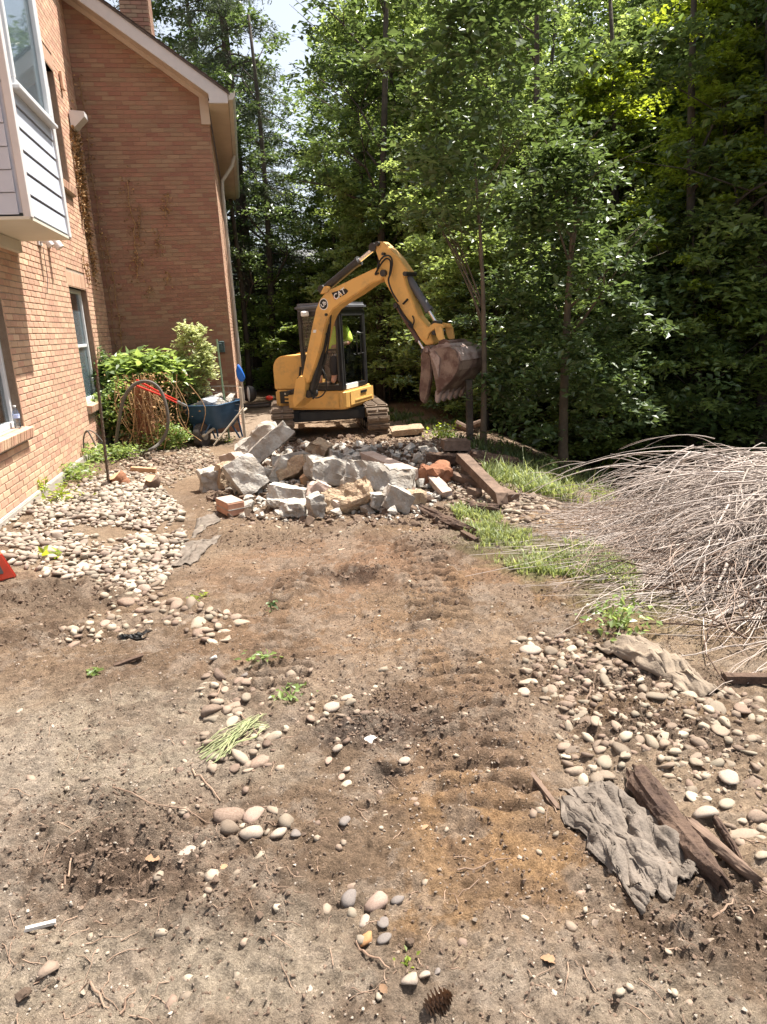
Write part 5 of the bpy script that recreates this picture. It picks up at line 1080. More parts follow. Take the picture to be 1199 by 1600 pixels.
# twigs
m_twig=M('dry_twig',(.30,.21,.15),(.20,.13,.09),scale=12,rough=.9,rnd=.25); m_straw=M('green_straw',(.24,.28,.13),(.32,.31,.17),scale=10,rough=.8,rnd=.2)
TW=[((760,300),0)]
def twigpts(a,b,z=.006,n=7,w=.012):
    pa,pb=at_g(*a),at_g(*b); out=[]; s1=random.uniform(-1,1)
    for k in range(n+1):
        t=k/n; x=pa[0]+(pb[0]-pa[0])*t; y=pa[1]+(pb[1]-pa[1])*t; L=math.hypot(pb[0]-pa[0],pb[1]-pa[1]); nx,ny=-(pb[1]-pa[1])/L,(pb[0]-pa[0])/L; o_=w*math.sin(t*PI)*s1*3*L+random.uniform(-1,1)*.004
        x+=nx*o_; y+=ny*o_; out.append((x,y,gz(x,y)+z+.006*math.sin(t*PI)))
    return out
for i,(a,b,r_,lab) in enumerate([((140,1538),(170,1580),.0035,'forked twig at the lower left bottom'),((190,1585),(210,1540),.003,'short thick twig near the bottom left'),((160,1225),(355,1290),.003,'long thin root trailing over the soil'),((300,1205),(345,1245),.004,'twig end by the green straw'),((370,1110),(428,1170),.0035,'reddish twig at the right of the green straw'),((555,1470),(610,1512),.0035,'brown twig below the lower stone group'),((550,1115),(583,1130),.003,'curved pale twig above the white stone'),((715,1365),(800,1340),.0025,'thin root on the orange soil'),((330,1110),(350,1060),.003,'dark twig through the left cobble cluster'),((97,1395),(115,1350),.004,'pale forked stick on the dark clods'),((845,1230),(870,1280),.003,'twig beside the wood splinter'),((1115,1440),(1150,1410),.0035,'curved pale root below the rotten log'),((350,962),(400,966),.003,'straight twig beside the stray cobbles'),((915,1100),(930,1060),.005,'upright root stub among the right clods')]):
    p=twigpts(a,b); mb=MB(); mb.tube(p,[r_*(1.1-.08*k) for k in range(len(p))],6); link('twig',mb.mesh('twig',m_twig),None,lab,'twig')
TWP=[]
for i in range(300):
    px=random.uniform(-50,1250); py=random.uniform(840,1600); g0=at_g(px,py); L=random.uniform(.03,.13); a=random.uniform(0,2*PI); xs_=g0[0]+L*math.cos(a)*np.linspace(0,1,5)+RS.normal(0,.004,5); ys_=g0[1]+L*math.sin(a)*np.linspace(0,1,5)+RS.normal(0,.004,5); TWP.append((xs_,ys_))
mb=MB(); zz_=ground_h(np.concatenate([a for a,b in TWP]),np.concatenate([b for a,b in TWP])).reshape(-1,5)+.004
for (a,b),z_ in zip(TWP,zz_): mb.tube(list(zip(a,b,z_)),[.0016,.0015,.0012,.001,.0007],4,cap=False)
link('twig_litter',mb.mesh('twig_litter',m_twig),None,'fine broken twigs and rootlets littering the soil','litter',kind='stuff')
mb=MB()
for i in range(34):
    a=(330+random.uniform(-25,30),1185+random.uniform(-15,15)); b=(412+random.uniform(-30,12),1128+random.uniform(-10,16)); p=twigpts(a,b,.012+random.uniform(0,.02),6,.03); mb.tube(p,[.002]*7,4,cap=False)
link('straw_bundle',mb.mesh('straw_bundle',m_straw),None,'bundle of long green straw lying on the left cobble cluster','straw')
# dry leaves
m_dl=M('dry_leaf',(.27,.16,.09),(.20,.12,.07),rough=.8,rnd=.3)
for i,(px,py,s_,lab) in enumerate([(240,1350,.03,'curled tan leaf above the long oval stone'),(350,1355,.022,'pale dry leaf right of the long oval stone'),(858,1505,.03,'tan oak leaf at the lower right'),(665,1300,.02,'dry leaf on the edge of orange soil'),(600,1555,.02,'crumpled leaf near the pinecone')]):
    g=at_g(px,py); V=[];F=[]; n=8
    for k in range(n+1):
        t=k/n; w=.45*math.sin(PI*t)**.7*(1+.35*(k%2)); V+=[(t-.5,-w*.6,.12*math.sin(t*3)+.15*w),(t-.5,0,.08*math.sin(t*3)),(t-.5,w*.6,.12*math.sin(t*3)+.15*w)]
    for k in range(n): F+=[(3*k,3*k+3,3*k+4,3*k+1),(3*k+1,3*k+4,3*k+5,3*k+2)]
    o=link('dry_leaf',mesh_np('dry_leaf',V,F,True,m_dl),None,lab,'leaf',loc=(g[0],g[1],gz(g[0],g[1])+.008),rot=(.2,.1,i*1.3)); o.scale=(s_*1.6,s_*1.6,s_*1.2)
# ================================================================== foliage kit
def cr(Q,n=8):
    Q=[Vector(p) for p in Q]; out=[]
    for i in range(len(Q)-1):
        p0,p1,p2,p3=Q[max(i-1,0)],Q[i],Q[i+1],Q[min(i+2,len(Q)-1)]
        for k in range(n): t=k/n; out.append(.5*((2*p1)+(p2-p0)*t+(2*p0-5*p1+4*p2-p3)*t*t+(3*p1-p0-3*p2+p3)*t**3))
    return out+[Q[-1]]
def mleaf(name,a,b,c,trans=.38,rough=.40,rnd=.3,hue=.015): return M(name,a,b,scale=1.1,rough=rough,rnd=rnd,hue=hue,c3=c,trans=trans,spec=.6,noise_range=(.35,.65))
m_leaf=mleaf('leaf_mid_green',(.075,.125,.034),(.105,.16,.045),(.18,.23,.06))
m_leaf_l=mleaf('leaf_light_green',(.10,.155,.05),(.135,.195,.062),(.21,.26,.085))
m_leaf_y=mleaf('leaf_yellow_green',(.12,.18,.03),(.16,.22,.035),(.20,.25,.04),trans=.42)
m_leaf_d=mleaf('leaf_dark_green',(.045,.078,.026),(.062,.10,.033),(.11,.16,.05),trans=.22)
m_need=mleaf('conifer_needles',(.035,.055,.028),(.05,.072,.035),(.065,.085,.04),trans=.15,rough=.6)
m_leaf_shrub=mleaf('shrub_leaf',(.10,.165,.045),(.14,.21,.06),(.21,.27,.09),trans=.35)
m_leaf_pale=mleaf('pale_shrub_leaf',(.20,.26,.10),(.30,.34,.16),(.38,.40,.22),trans=.3)
m_leaf_dk=mleaf('dark_shrub_leaf',(.045,.085,.03),(.07,.12,.04),(.12,.18,.06),trans=.25)
m_grass=mleaf('grass_blade',(.10,.145,.045),(.145,.19,.06),(.23,.245,.105),trans=.35,rough=.6)
m_grassd=mleaf('grass_blade_dark',(.04,.07,.02),(.055,.09,.025),(.09,.12,.035),trans=.3,rough=.6)
m_bark=M('tree_bark',(.055,.045,.036),(.10,.082,.065),scale=5,rough=.95,bump=.8,bscale=24,bdist=.02)
m_barkl=M('light_bark',(.15,.12,.085),(.095,.075,.055),scale=7,rough=.95,bump=.6,bscale=24)
LV=np.array([(0,0,0),(.45,.30,.10),(1,0,-.06),(.45,-.30,.10)]); LF=np.array([(0,2,1),(0,3,2)])
LN=np.array([(0,0,0),(.4,.10,.02),(1,0,-.08),(.4,-.10,.02)])
def leaves(c,size,tilt=.55,rs=RS,base=None,outdir=None):
    n=len(c); s=(np.exp(rs.normal(0,.22,n))*size)[:,None]*np.ones((n,3)); Rm=rots(n,tilt,rs)
    return join_np([(LV if base is None else base,LF)],np.zeros(n,int),c,Rm,s)
def cluster_pts(centers,per,rad,flat,rs):
    n=len(centers); q=rs.normal(size=(n,per,3)); q/=np.linalg.norm(q,axis=2,keepdims=True); q*=(rs.uniform(0,1,(n,per,1))**.45)
    rr=rad if hasattr(rad,'__len__') else np.full(n,rad)
    q=q*rr[:,None,None]*np.array([1,1,flat]); q[:,:,2]-=.25*(q[:,:,0]**2+q[:,:,1]**2)/rr[:,None]
    return (centers[:,None]+q).reshape(-1,3)
def crown_centers(n,h0,h1,r,rs,shape=1.,lobes=7):
    out=[]; lob=[(rs.uniform(0,2*PI),rs.uniform(.15,1),rs.uniform(.7,1.25)) for _ in range(lobes)]
    while len(out)<n:
        t=rs.uniform(0,1)**.9; prof=(math.sin(PI*(t*.86+.10))**.6)*(1-.25*t)*shape; a=rs.uniform(0,2*PI)
        k=1+.28*math.sin(a*3+t*7+lob[0][0])+.2*math.sin(a*5-t*11+lob[1][0]); d=r*prof*k*(rs.uniform(.25,1)**.45)
        out.append((d*math.cos(a),d*math.sin(a),h0+(h1-h0)*t))
    return np.array(out)
def trunk_mesh(name,h,r,cc,rs,mat,nl=9,lean=.25,lo=.25):
    mb=MB(); pts=[]; ph=rs.uniform(0,6,2)
    for k in range(9):
        t=k/8; pts.append((lean*math.sin(t*2.2+ph[0])*t*1.2,lean*math.cos(t*1.9+ph[1])*t*1.2,h*t))
    mb.tube(pts,[r*(1.25 if k==0 else 1)*(1-.085*k) for k in range(9)],9)
    for k in range(nl):
        t=rs.uniform(lo,.92); i=int(t*8); p=Vector(pts[i]).lerp(Vector(pts[min(8,i+1)]),t*8-i); d=cc[rs.randint(0,len(cc))]; 
        cand=cc[rs.randint(0,len(cc),12)]; d=cand[np.argmin(np.abs(cand[:,2]-(p.z+.9)))]; q=Vector(d)
        if q.z<p.z-.2: q.z=p.z+.3
        m=p.lerp(q,.5)+Vector((rs.normal(0,.15),rs.normal(0,.15),.15)); r0=r*(1-.75*t)*.5
        mb.tube([p,p.lerp(m,.5),m,m.lerp(q,.6),q],[r0,r0*.8,r0*.6,r0*.4,r0*.15],6)
        for j in range(2):
            e=m+Vector((rs.normal(0,.6),rs.normal(0,.6),rs.uniform(.1,.8))); mb.tube([m,m.lerp(e,.5)+Vector((0,0,.08)),e],[r0*.4,r0*.25,r0*.08],5)
    me=mb.mesh(name,mat)
    for p in me.polygons: p.use_smooth=True
    return me
def make_tree(seed,h=11,h0=2.6,r=2.5,nc=330,per=85,leaf=.12,mat=None,cr=.42,flat=.35,tr=.15,lean=.25,shape=1.,tilt=.55,bark=None,nl=10,lo=.25):
    rs=np.random.RandomState(seed); cc=crown_centers(nc,h0,h,r,rs,shape); P=cluster_pts(cc,per,rs.uniform(.6,1.25,nc)*cr,flat,rs); V,F=leaves(P,leaf,tilt,rs)
    return (trunk_mesh('trunk',h*.93,tr,cc,rs,bark or m_bark,nl,lean,lo),mesh_np('crown',V,F,False,mat))
def zone(x,y,kind):
    px=599.5+FPX*x/(y*.97); zs=[(360,'left of the excavator'),(470,'behind the engine cover'),(600,'behind the excavator cab'),(700,'behind the raised arm'),(800,'behind the bucket'),(950,'between bucket and dead branches'),(1110,'above the dead branches'),(1300,'at the right edge')]
    z=next((t for a,t in zs if px<a),'beyond the right edge'); dp='front' if y<16 else ('middle' if y<21 else ('back' if y<27 else 'farthest'))
    return kind+', '+dp+' row, '+z
def put(pair,label,group,x,y,s=1.,rz=0.,name='tree',cat='tree',z=None,mats=None,sz=None,tilt=0):
    z=gz(x,y)-.08 if z is None else z; t=thing(name,label,cat,(x,y,z),0,group)
    for nm,me in zip(('trunk','crown'),pair):
        if me is None: continue
        o=link(nm,me,t); o.rotation_euler=(tilt,0,rz); o.scale=(s,s,sz or s)
    return t
TA=[make_tree(11,11,1.4,2.5,mat=m_leaf),make_tree(12,12,1.8,2.2,mat=m_leaf_d,nc=320),make_tree(13,10,1.2,2.7,mat=m_leaf_l,nc=320),make_tree(14,11,1.3,2.3,mat=m_leaf,nc=300,lean=.5)]
TL=make_tree(15,9.5,1.2,2.0,nc=300,per=75,leaf=.115,mat=m_leaf_l,cr=.38,tr=.09)
TY=make_tree(16,9.5,2.4,1.5,nc=190,per=65,leaf=.12,mat=m_leaf_y,cr=.36,tr=.10)
US=[make_tree(21,3.4,.25,1.5,110,70,.10,m_leaf_d,.36,.3,.04,nl=12,lo=.08),make_tree(22,2.8,.2,1.3,90,70,.10,m_leaf,.34,.3,.035,nl=12,lo=.08),make_tree(23,4.2,.6,1.4,110,70,.10,m_leaf_l,.36,.3,.045,nl=12,lo=.1)]
# slim poles with little foliage low down
def pole_tree(seed,h=9,r=.09,lean=.5): 
    rs=np.random.RandomState(seed); cc=crown_centers(60,h*.3,h,1.6,rs); P=cluster_pts(cc,60,rs.uniform(.6,1.2,60)*.4,.35,rs); V,F=leaves(P,.11,.55,rs); return (trunk_mesh('trunk',h*.95,r,cc,rs,m_bark,9,lean,.3),mesh_np('crown',V,F,False,m_leaf_d))
PT=[pole_tree(31,9,.10,.35),pole_tree(32,8.5,.07,.7)]
# ------------------------------------------------ special trees
put(TL,'light green leafy tree with an airy crown just behind the excavator arm',None,.75,20.5,1.12,.3)
put(TL,'pale green tree with rounded sprays between arm and bucket',None,2.0,17.4,.80,2.3)
put(TA[2],'wide light green tree high above the bucket',None,4.4,17.0,.82,4.)
put(TA[2],'broad pale green tree right of the excavator arm with layered sprays',None,3.1,15.2,.66,1.2)
put(TA[0],'mid green tree behind the excavator cab beside the bright sky gap',None,-1.1,23.5,.62,2.2)
put(TY,'slender yellow green tree glowing in the sun at the upper right',None,5.9,12.6,.74,.4)
put(TY,'second yellow green tree overhanging at the top right corner',None,7.2,12.8,.85,2.4)
put(TY,'yellow green tree between the bucket and the vine clad trunk',None,4.6,15.0,.80,5.)
put(TL,'pale tree at the top right beside the vine clad trunk',None,5.6,15.9,.92,1.)
put(TA[1],'tall dark tree wrapped in vines at the upper right',None,7.9,16.5,1.05,.9)
t=put(PT[0],'tree with a pale bare lower trunk standing on the grass edge',None,*at_g(880,742)[:2],.62,1.,sz=.62)
rs=np.random.RandomState(61); cc=crown_centers(170,.6,4.3,1.1,rs); P=cluster_pts(cc,80,rs.uniform(.6,1.2,170)*.34,.4,rs); V,F=leaves(P,.095,.6,rs)
for ch in list(t.children):
    if ch.name.startswith('crown'): ch.data=mesh_np('crown',V,F,False,m_leaf_d)
    else: ch.data=trunk_mesh('trunk',3.9,.075,cc,rs,m_barkl,9,.12,.35)
    ch.scale=(1,1,1)
t=put((trunk_mesh('trunk',3.6,.045,np.array([(.9,.6,3.6),(-.8,0,3.4),(.5,-.5,3.8),(-.5,.5,3.)]),np.random.RandomState(5),m_barkl,8,.1,.3),None),'slim bare trunk with forked limbs standing right of the bucket',None,*at_g(755,697)[:2],1.,0)
put((None,mesh_np('crown',*leaves(cluster_pts(crown_centers(120,3.2,8,1.5,np.random.RandomState(8)),70,.4,.35,np.random.RandomState(8)),.11),False,m_leaf_d)),'x',None,0,0) if False else None
o=link('crown',mesh_np('crown',*leaves(cluster_pts(crown_centers(90,2.9,6,1.2,np.random.RandomState(8)),70,np.full(90,.4),.35,np.random.RandomState(8)),.11),False,m_leaf_d),t)
# conifer above the roof
def conifer(seed,h=16,r=3.0,h0=3):
    rs=np.random.RandomState(seed); mb=MB(); mb.tube([(0,0,0),(.05,0,h*.5),(0,.05,h)],[.24,.16,.03],10); C=[]
    for k in range(110):
        z=h0+(h-h0)*(k/110); L=r*(1-(z-h0)/(h-h0))**.7*rs.uniform(.7,1.1); a=rs.uniform(0,2*PI); pts=[]
        for j in range(7):
            t=j/6; pts.append((L*t*math.cos(a+.1*t),L*t*math.sin(a+.1*t),z+.25*t*L-.42*L*t*t))
        mb.tube(pts,[.035*(1-.13*j) for j in range(7)],5,cap=False)
        for j in range(int(L*24)):
            t=rs.uniform(.2,1); i=int(t*5.99); p=np.array(pts[i])*(1-(t*6-i))+np.array(pts[i+1])*(t*6-i); C.append(p+rs.normal(0,1,3)*np.array([.22,.22,.06])-np.array([0,0,.12]))
    C=np.array(C); P=cluster_pts(C,11,np.full(len(C),.16),.8,rs); n=len(P); V,F=join_np([(LN*np.array([1,1.3,1]),LF)],np.zeros(n,int),P,rots(n,.9,rs),np.full((n,3),.13)*rs.uniform(.6,1.3,(n,1)))
    me=mb.mesh('trunk',m_bark); return me,mesh_np('crown',V,F,False,m_need)
CN=conifer(41)
p=at_y(352,80,24.); put(CN,'tall conifer with drooping dark branches above the roof eave',None,p[0],24.,1.0,0,'conifer')
p=at_y(215,60,27.); put(CN,'dark bluish conifer behind the roof beside the chimney',None,p[0]-.3,27.,.9,2,'conifer')
p=at_y(398,80,31.); put(CN,'distant conifer left of the bright sky gap',None,p[0],31.,.75,4,'conifer')
# bare twigs beside the sky gap
p=at_y(500,90,21.); mb=MB(); rs=np.random.RandomState(3)
for k in range(9):
    a=(p[0]+.9,21,p[2]-1.8+.25*k); b=(p[0]-.3-rs.uniform(0,.6),21+rs.uniform(-.3,.3),p[2]-.6+.3*k); mb.tube([a,((a[0]+b[0])/2,21,(a[2]+b[2])/2+.1),b],[.02,.012,.004],5)
mb.tube([(p[0]+.95,21,-1),(p[0]+.9,21,p[2]+1.)],[.08,.04],7); link('dead_tree',mb.mesh('dead_tree',m_barkl),None,'dead grey sapling with bare twigs beside the sky gap','tree')
# ------------------------------------------------ the wood in rows
G1='tall leafy tree in the dark wood behind the yard'; G2='leafy understory sapling in the shaded wood'; G3='slim pole tree inside the dark wood'
rs=np.random.RandomState(77); cnt=0
spots=[(7.4,13.4),(7.0,19.6),(8.6,19.),(3.9,20.5),(1.9,22.),(6.5,22),(9.5,23),(12.,20),(11,15.5),(9.4,12.6),(13.5,17),(-.2,26),(3.,26.5),(7,27),(11,27),(15,24),(-6,31),(2,31),(6,32),(10.5,32),(15,30),(19,27),(9.9,9.6),(11.5,11.5),(11.2,6),(12,8),(17,21)]
for i,(x,y) in enumerate(spots):
    put(TA[[1,0,3,2,1,3,0,2][i%8] if not(x<2 and y<28) else [2,0][i%2]],zone(x,y,['tall dark leafy tree','tall mid green tree','tall leaning tree','dark slender tree','mid green tree','tall leafy tree','broad pale tree','tall leaning dark tree'][i%8]),'tall trees of the wood',x+rs.normal(0,.3),y+rs.normal(0,.3),(rs.uniform(.95,1.25) if y<29 else 1.35)*(.75 if x<8 and y<19 else 1),rs.uniform(0,6.28))
for i in range(62):
    y=rs.uniform(13,29); x=rs.uniform(-.02,.62)*y+.3
    if x>3.2 and y<16 and rs.uniform()<.3: continue
    if x<1.5 and y<15.5: continue
    put(US[i%3] if (x>.5*y*.4 or i%2) else US[2],zone(x,y,['dark bushy sapling','low mid green sapling','taller pale green sapling'][i%3]),'understory saplings of the wood',x,y,rs.uniform(.8,1.3),rs.uniform(0,6.28),'sapling','sapling')
for i in range(22):
    y=rs.uniform(18,30); x=-.30*y+rs.uniform(0,.33)*y
    if hs(x,y)[0]<3.0 and hs(x,y)[1]<15.8: continue
    put(US[[1,2,1][i%3]],'bushy sapling in the green thicket behind the excavator','thicket behind the excavator',x,y,rs.uniform(.9,1.5),rs.uniform(0,6.28),'sapling','sapling')
for i,(px,py,y) in enumerate([(590,500,19),(609,500,20),(560,500,24),(700,500,22),(820,640,15.5),(850,650,17.5),(960,650,15),(1010,660,17),(1085,690,12.5),(1150,690,14),(925,650,20),(790,640,19),(1190,690,12),(640,500,25),(735,600,18),(1040,680,20),(385,560,22),(402,560,25),(425,560,23)]):
    p=at_y(px,py,y); put(PT[i%2],zone(p[0],y,['straight slim pole tree','crooked slim pole tree'][i%2]),'slim poles of the wood',p[0],y,rs.uniform(.9,1.35),rs.uniform(0,6.28),tilt=rs.normal(0,.03))
# saplings filling the wood edge on the right, and a vine clad tree
rs=np.random.RandomState(99)
for i in range(18):
    y=rs.uniform(11.3,15.5); x=rs.uniform(.30,.60)*y
    put(US[[0,1,2][i%3]],zone(x,y,['dark edge sapling','wide dark edge sapling','leafy edge sapling'][i%3]),'saplings along the wood edge',x,y,rs.uniform(.9,1.35),rs.uniform(0,6.28),'sapling','sapling')
vt=put((trunk_mesh('trunk',8.5,.14,np.array([(1,0,7.),(-1,0,7.5)]),np.random.RandomState(6),m_bark,3,.2,.6),None),'thick dark trunk wrapped in bright yellow green vine leaves',None,6.35,13.6)
rs=np.random.RandomState(44); c=np.stack([rs.normal(-.2,.55,170),rs.normal(-.3,.4,170),rs.uniform(3.6,8.5,170)],1); link('vine_leaves',mesh_np('vine_leaves',*leaves(cluster_pts(c,60,np.full(170,.3),.6,rs),.10),False,m_leaf_y),vt)
# far wood mass
rs=np.random.RandomState(88); n=1500; c=np.stack([rs.uniform(-26,44,n),rs.uniform(36,48,n),rs.uniform(-1,15,n)],1); ang=c[:,0]/c[:,1]
c=c[~((ang>-.22)&(ang<-.08)&(c[:,2]>7.5))]
P=cluster_pts(c,38,rs.uniform(.7,1.5,len(c))*1.2,.6,rs); V,F=leaves(P,.42,.6,rs); link('distant_wood',mesh_np('distant_wood',V,F,False,m_leaf_d),None,'dense far off wood closing the view behind the trees','wood',kind='stuff')
# bright clearing bushes far left
for i,(px,py,y,s_) in enumerate([(440,545,27,.9),(470,560,25,.8),(410,550,30,1.1)]):
    p=at_y(px,py,y); put((US[2][0],US[2][1]),['sunlit bright bush far behind the engine cover','sunlit bush between thin poles far left of the excavator','bright bush furthest back by the house corner'][i],None,p[0],y,s_,i*2.,'bush','bush')
# undergrowth, leaf litter plants on the wood floor
def ground_plants(poly,dens,size,mat,name,label,cat,maxn=9000,per=9,rs=RS,h=.12):
    x,y=sample_poly(poly,dens,rs=rs,maxn=maxn); z=ground_h(x,y); c=np.stack([x,y,z+rs.uniform(.02,h,len(x))],1); P=cluster_pts(c,per,np.full(len(c),size*1.3),.6,rs); V,F=leaves(P,size,.6,rs); return link(name,mesh_np(name,V,F,False,mat),None,label,cat,kind='stuff')
ground_plants([(640,640),(700,640),(1199,700),(1500,720),(1199,640),(1000,600),(700,590),(600,620)],8,.09,m_leaf_d,'undergrowth','low dark plants covering the shaded wood floor','undergrowth',rs=np.random.RandomState(5),h=.35)
# ------------------------------------------------ grass
def grass(poly,dens,hh,mat,name,label,rs,maxn=9000,thin=None,w=.004):
    x,y=sample_poly(poly,dens,rs=rs,maxn=maxn)
    if thin is not None: k=rs.uniform(0,1,len(x))<thin(x,y); x,y=x[k],y[k]
    n=len(x); z=ground_h(x,y)-.003; a=rs.uniform(0,2*PI,n); h=np.exp(rs.normal(0,.35,n))*hh; ln=rs.uniform(.1,1.1,n)*h; d=np.stack([np.cos(a),np.sin(a)],1); pp=np.stack([-np.sin(a),np.cos(a)],1)*w*rs.uniform(.7,1.5,(n,1))
    b=np.stack([x,y],1); V=np.zeros((n,5,3)); V[:,0,:2]=b-pp; V[:,1,:2]=b+pp; V[:,2,:2]=b+d*(ln*.35)[:,None]+pp*.8; V[:,3,:2]=b+d*(ln*.35)[:,None]-pp*.8; V[:,4,:2]=b+d*ln[:,None]
    V[:,0,2]=z;V[:,1,2]=z;V[:,2,2]=z+h*.6;V[:,3,2]=z+h*.6;V[:,4,2]=z+h*.95
    i=np.arange(n)[:,None]*5; F=np.concatenate([i+np.array([[0,1,2]]),i+np.array([[0,2,3]]),i+np.array([[3,2,4]])]); return link(name,mesh_np(name,V.reshape(-1,3),F,False,mat),None,label,'grass',kind='stuff')
tn=lambda x,y:np.clip(.5+3.*fbm(x,y,2.4,4,91),0,1)
grass([(705,798),(760,798),(840,840),(950,860),(1000,900),(980,990),(940,960),(870,915),(800,890),(735,858)],12000,.045,m_grass,'grass','bright green grass patch between the track and the dead twigs',np.random.RandomState(1),30000,tn,.0045)
grass([(752,735),(800,733),(880,752),(950,760),(960,790),(900,790),(830,772),(770,770)],3000,.10,m_grass,'grass','sunny grass strip on the bank near the timbers',np.random.RandomState(2),14000,tn,.007)
grass([(600,640),(660,650),(760,690),(860,720),(960,745),(960,765),(860,752),(740,715),(650,668),(600,655)],900,.085,m_grassd,'grass','dark rough grass along the shaded edge of the wood',np.random.RandomState(3),16000,tn,.009)
# weeds
def weed(label,px,py,n,size,rad,mat,h=.10,cat='weed',name='weed',base=None):
    g=at_g(px,py); rs=np.random.RandomState(px); t=thing(name,label,cat,(g[0],g[1],gz(g[0],g[1])))
    c=np.stack([rs.normal(0,rad*.45,n),rs.normal(0,rad*.45,n),rs.uniform(.01,h,n)],1); V,F=leaves(c,size,.7,rs,base); o=link('foliage',mesh_np('foliage',V,F,False,mat),t); o['kind']='stuff'
    mb=MB(); 
    for k in range(6): a=rs.uniform(0,2*PI); r_=rad*rs.uniform(.2,.6); mb.tube([(0,0,0),(r_*.5*math.cos(a),r_*.5*math.sin(a),h*.6),(r_*math.cos(a),r_*math.sin(a),h*.8)],.0025,4)
    link('stem',mb.mesh('stem',mat),t)
for a in [('bright weedy patch at the wall below the hose loop',150,722,500,.06,.42,m_leaf_shrub,.22),('leafy green weeds right of the metal stake foot',196,716,300,.05,.32,m_leaf_shrub,.16),('lower part of the green weeds hugging the foundation',118,748,350,.055,.30,m_leaf_shrub,.18),
 ('yellow green seedling at the foundation near the left edge',95,785,90,.055,.22,m_leaf_y,.18),('small yellowish plant among cobbles at the wall foot',70,775,60,.05,.12,m_leaf_y,.22),('broad leaved sprout among cobbles near the red tool',75,868,14,.07,.12,m_leaf_y,.05),
 ('small green sprig on bare soil right of the pale slab',152,1052,16,.035,.04,m_leaf_shrub,.03),('green tuft left of the middle patch of stones',455,1090,30,.03,.10,m_leaf_shrub,.06),('pale green tuft below the stray cobbles',412,1042,26,.035,.09,m_leaf_shrub,.03),('little dark sprig on the left track',425,958,14,.03,.035,m_leaf_dk,.06),
 ('flattened grass tuft beside the right cobbles of the loose band',312,935,24,.03,.08,m_leaf_y,.03),('green sprig beside the tan oval stone at the bottom',635,1500,10,.018,.03,m_leaf_y,.02),('bright green fern tuft on the mossy timber end',690,688,120,.06,.22,m_leaf_y,.22),
 ('green weed under the dead twigs by the felt roll',965,985,120,.04,.2,m_leaf_shrub,.15),('small weed at the wheelbarrow wheel',352,690,60,.05,.18,m_leaf_y,.1),('green clump in the grass at the wood edge',858,748,90,.06,.3,m_leaf_shrub,.2)]: weed(*a)
# ------------------------------------------------ shrubs by the wall
def shrub(label,px,pb,y_,rx,rz,nc,per,leaf,mat,cr=.16,flat=.6,tilt=.6,base=None,zc=None,name='shrub',stems=8,seed=None,ry=None):
    g=at_g(px,pb); p=np.array([at_y(px,pb,y_)[0],y_]); z0=gz(p[0],p[1]); rs=np.random.RandomState(seed or px); t=thing(name,label,'shrub',(p[0],p[1],z0))
    u=rs.normal(size=(nc,3)); u/=np.linalg.norm(u,axis=1)[:,None]; u*=rs.uniform(.35,1,(nc,1))**.5; c=u*np.array([rx,ry or rx*.8,rz]); c[:,2]+=(zc if zc is not None else rz)
    c[:,2]=np.maximum(c[:,2],.03); P=cluster_pts(c,per,rs.uniform(.7,1.3,nc)*cr,flat,rs); V,F=leaves(P,leaf,tilt,rs,base); o=link('foliage',mesh_np('foliage',V,F,False,mat),t); o['kind']='stuff'
    mb=MB()
    for k in range(stems): q=c[rs.randint(nc)]; mb.tube([(q[0]*.15,q[1]*.15,0),(q[0]*.5,q[1]*.5,q[2]*.6),tuple(q)],[.016,.011,.004],5)
    link('stem',mb.mesh('stem',m_vine),t); return t
shrub('large bright green shrub with long leaves against the gable wall',238,690,11.6,.62,.34,80,22,.17,m_leaf_shrub,.2,.7,.5,LV*np.array([1,.8,1]),zc=1.13,ry=.35)
shrub('dark glossy shrub filling the corner below the bright one',200,694,11.5,.5,.5,110,40,.07,m_leaf_dk,.16,zc=.55,ry=.3)
shrub('small yellow green shrub against the corner of the sunlit wall',190,690,11.0,.34,.42,60,34,.085,m_leaf_shrub,.16,zc=.62,seed=4)
shrub('tall upright shrub with pale leaves beside the green post',320,690,12.0,.30,.62,95,38,.07,m_leaf_pale,.14,zc=1.36)
shrub('low tangled dark shrub behind the blue wheelbarrow',292,692,11.9,.5,.42,90,36,.065,m_leaf_dk,.16,zc=.42,seed=9)
shrub('low leafy clump at the foot of the hose loop',255,700,10.9,.4,.20,50,30,.06,m_leaf_shrub,.13,zc=.2,seed=12)
shrub('dark ivy clump climbing the corner of the two walls',178,690,11.6,.3,.7,80,36,.07,m_leaf_dk,.15,zc=.85,seed=14)
# tangle of dry vine over a reddish stump
g=at_g(258,696); t=thing('vine_covered_stump','reddish stump hung with dry curling vine stems behind the hose loop','stump',(g[0],g[1]-.45,gz(g[0],g[1]-.45)))
mb=MB(); mb.tube([(-.1,0,0),(-.12,0,.5),(-.10,0,.95)],[.17,.14,.13],10); link('stump_core',mb.mesh('stump_core',m_rusty),t)
mb=MB(); rs=np.random.RandomState(4)
for k in range(50):
    a=(rs.normal(-.05,.24),rs.normal(-.1,.12),rs.uniform(.75,1.15)); b=(a[0]+rs.normal(.05,.16),a[1]-.05,rs.uniform(0,.4)); mb.tube(cr([a,((a[0]+b[0])/2+rs.normal(0,.12),a[1]-.1,(a[2]+b[2])/2+rs.normal(0,.12)),b],4),.006,4,cap=False)
link('vine_stems',mb.mesh('vine_stems',m_vine),t)
n=1100; c=np.stack([rs.normal(-.02,.25,n),rs.normal(-.14,.1,n),rs.uniform(.05,1.15,n)],1); V,F=leaves(c,.045,1.2,rs); o=link('dry_foliage',mesh_np('dry_foliage',V,F,False,m_vine),t); o['kind']='stuff'
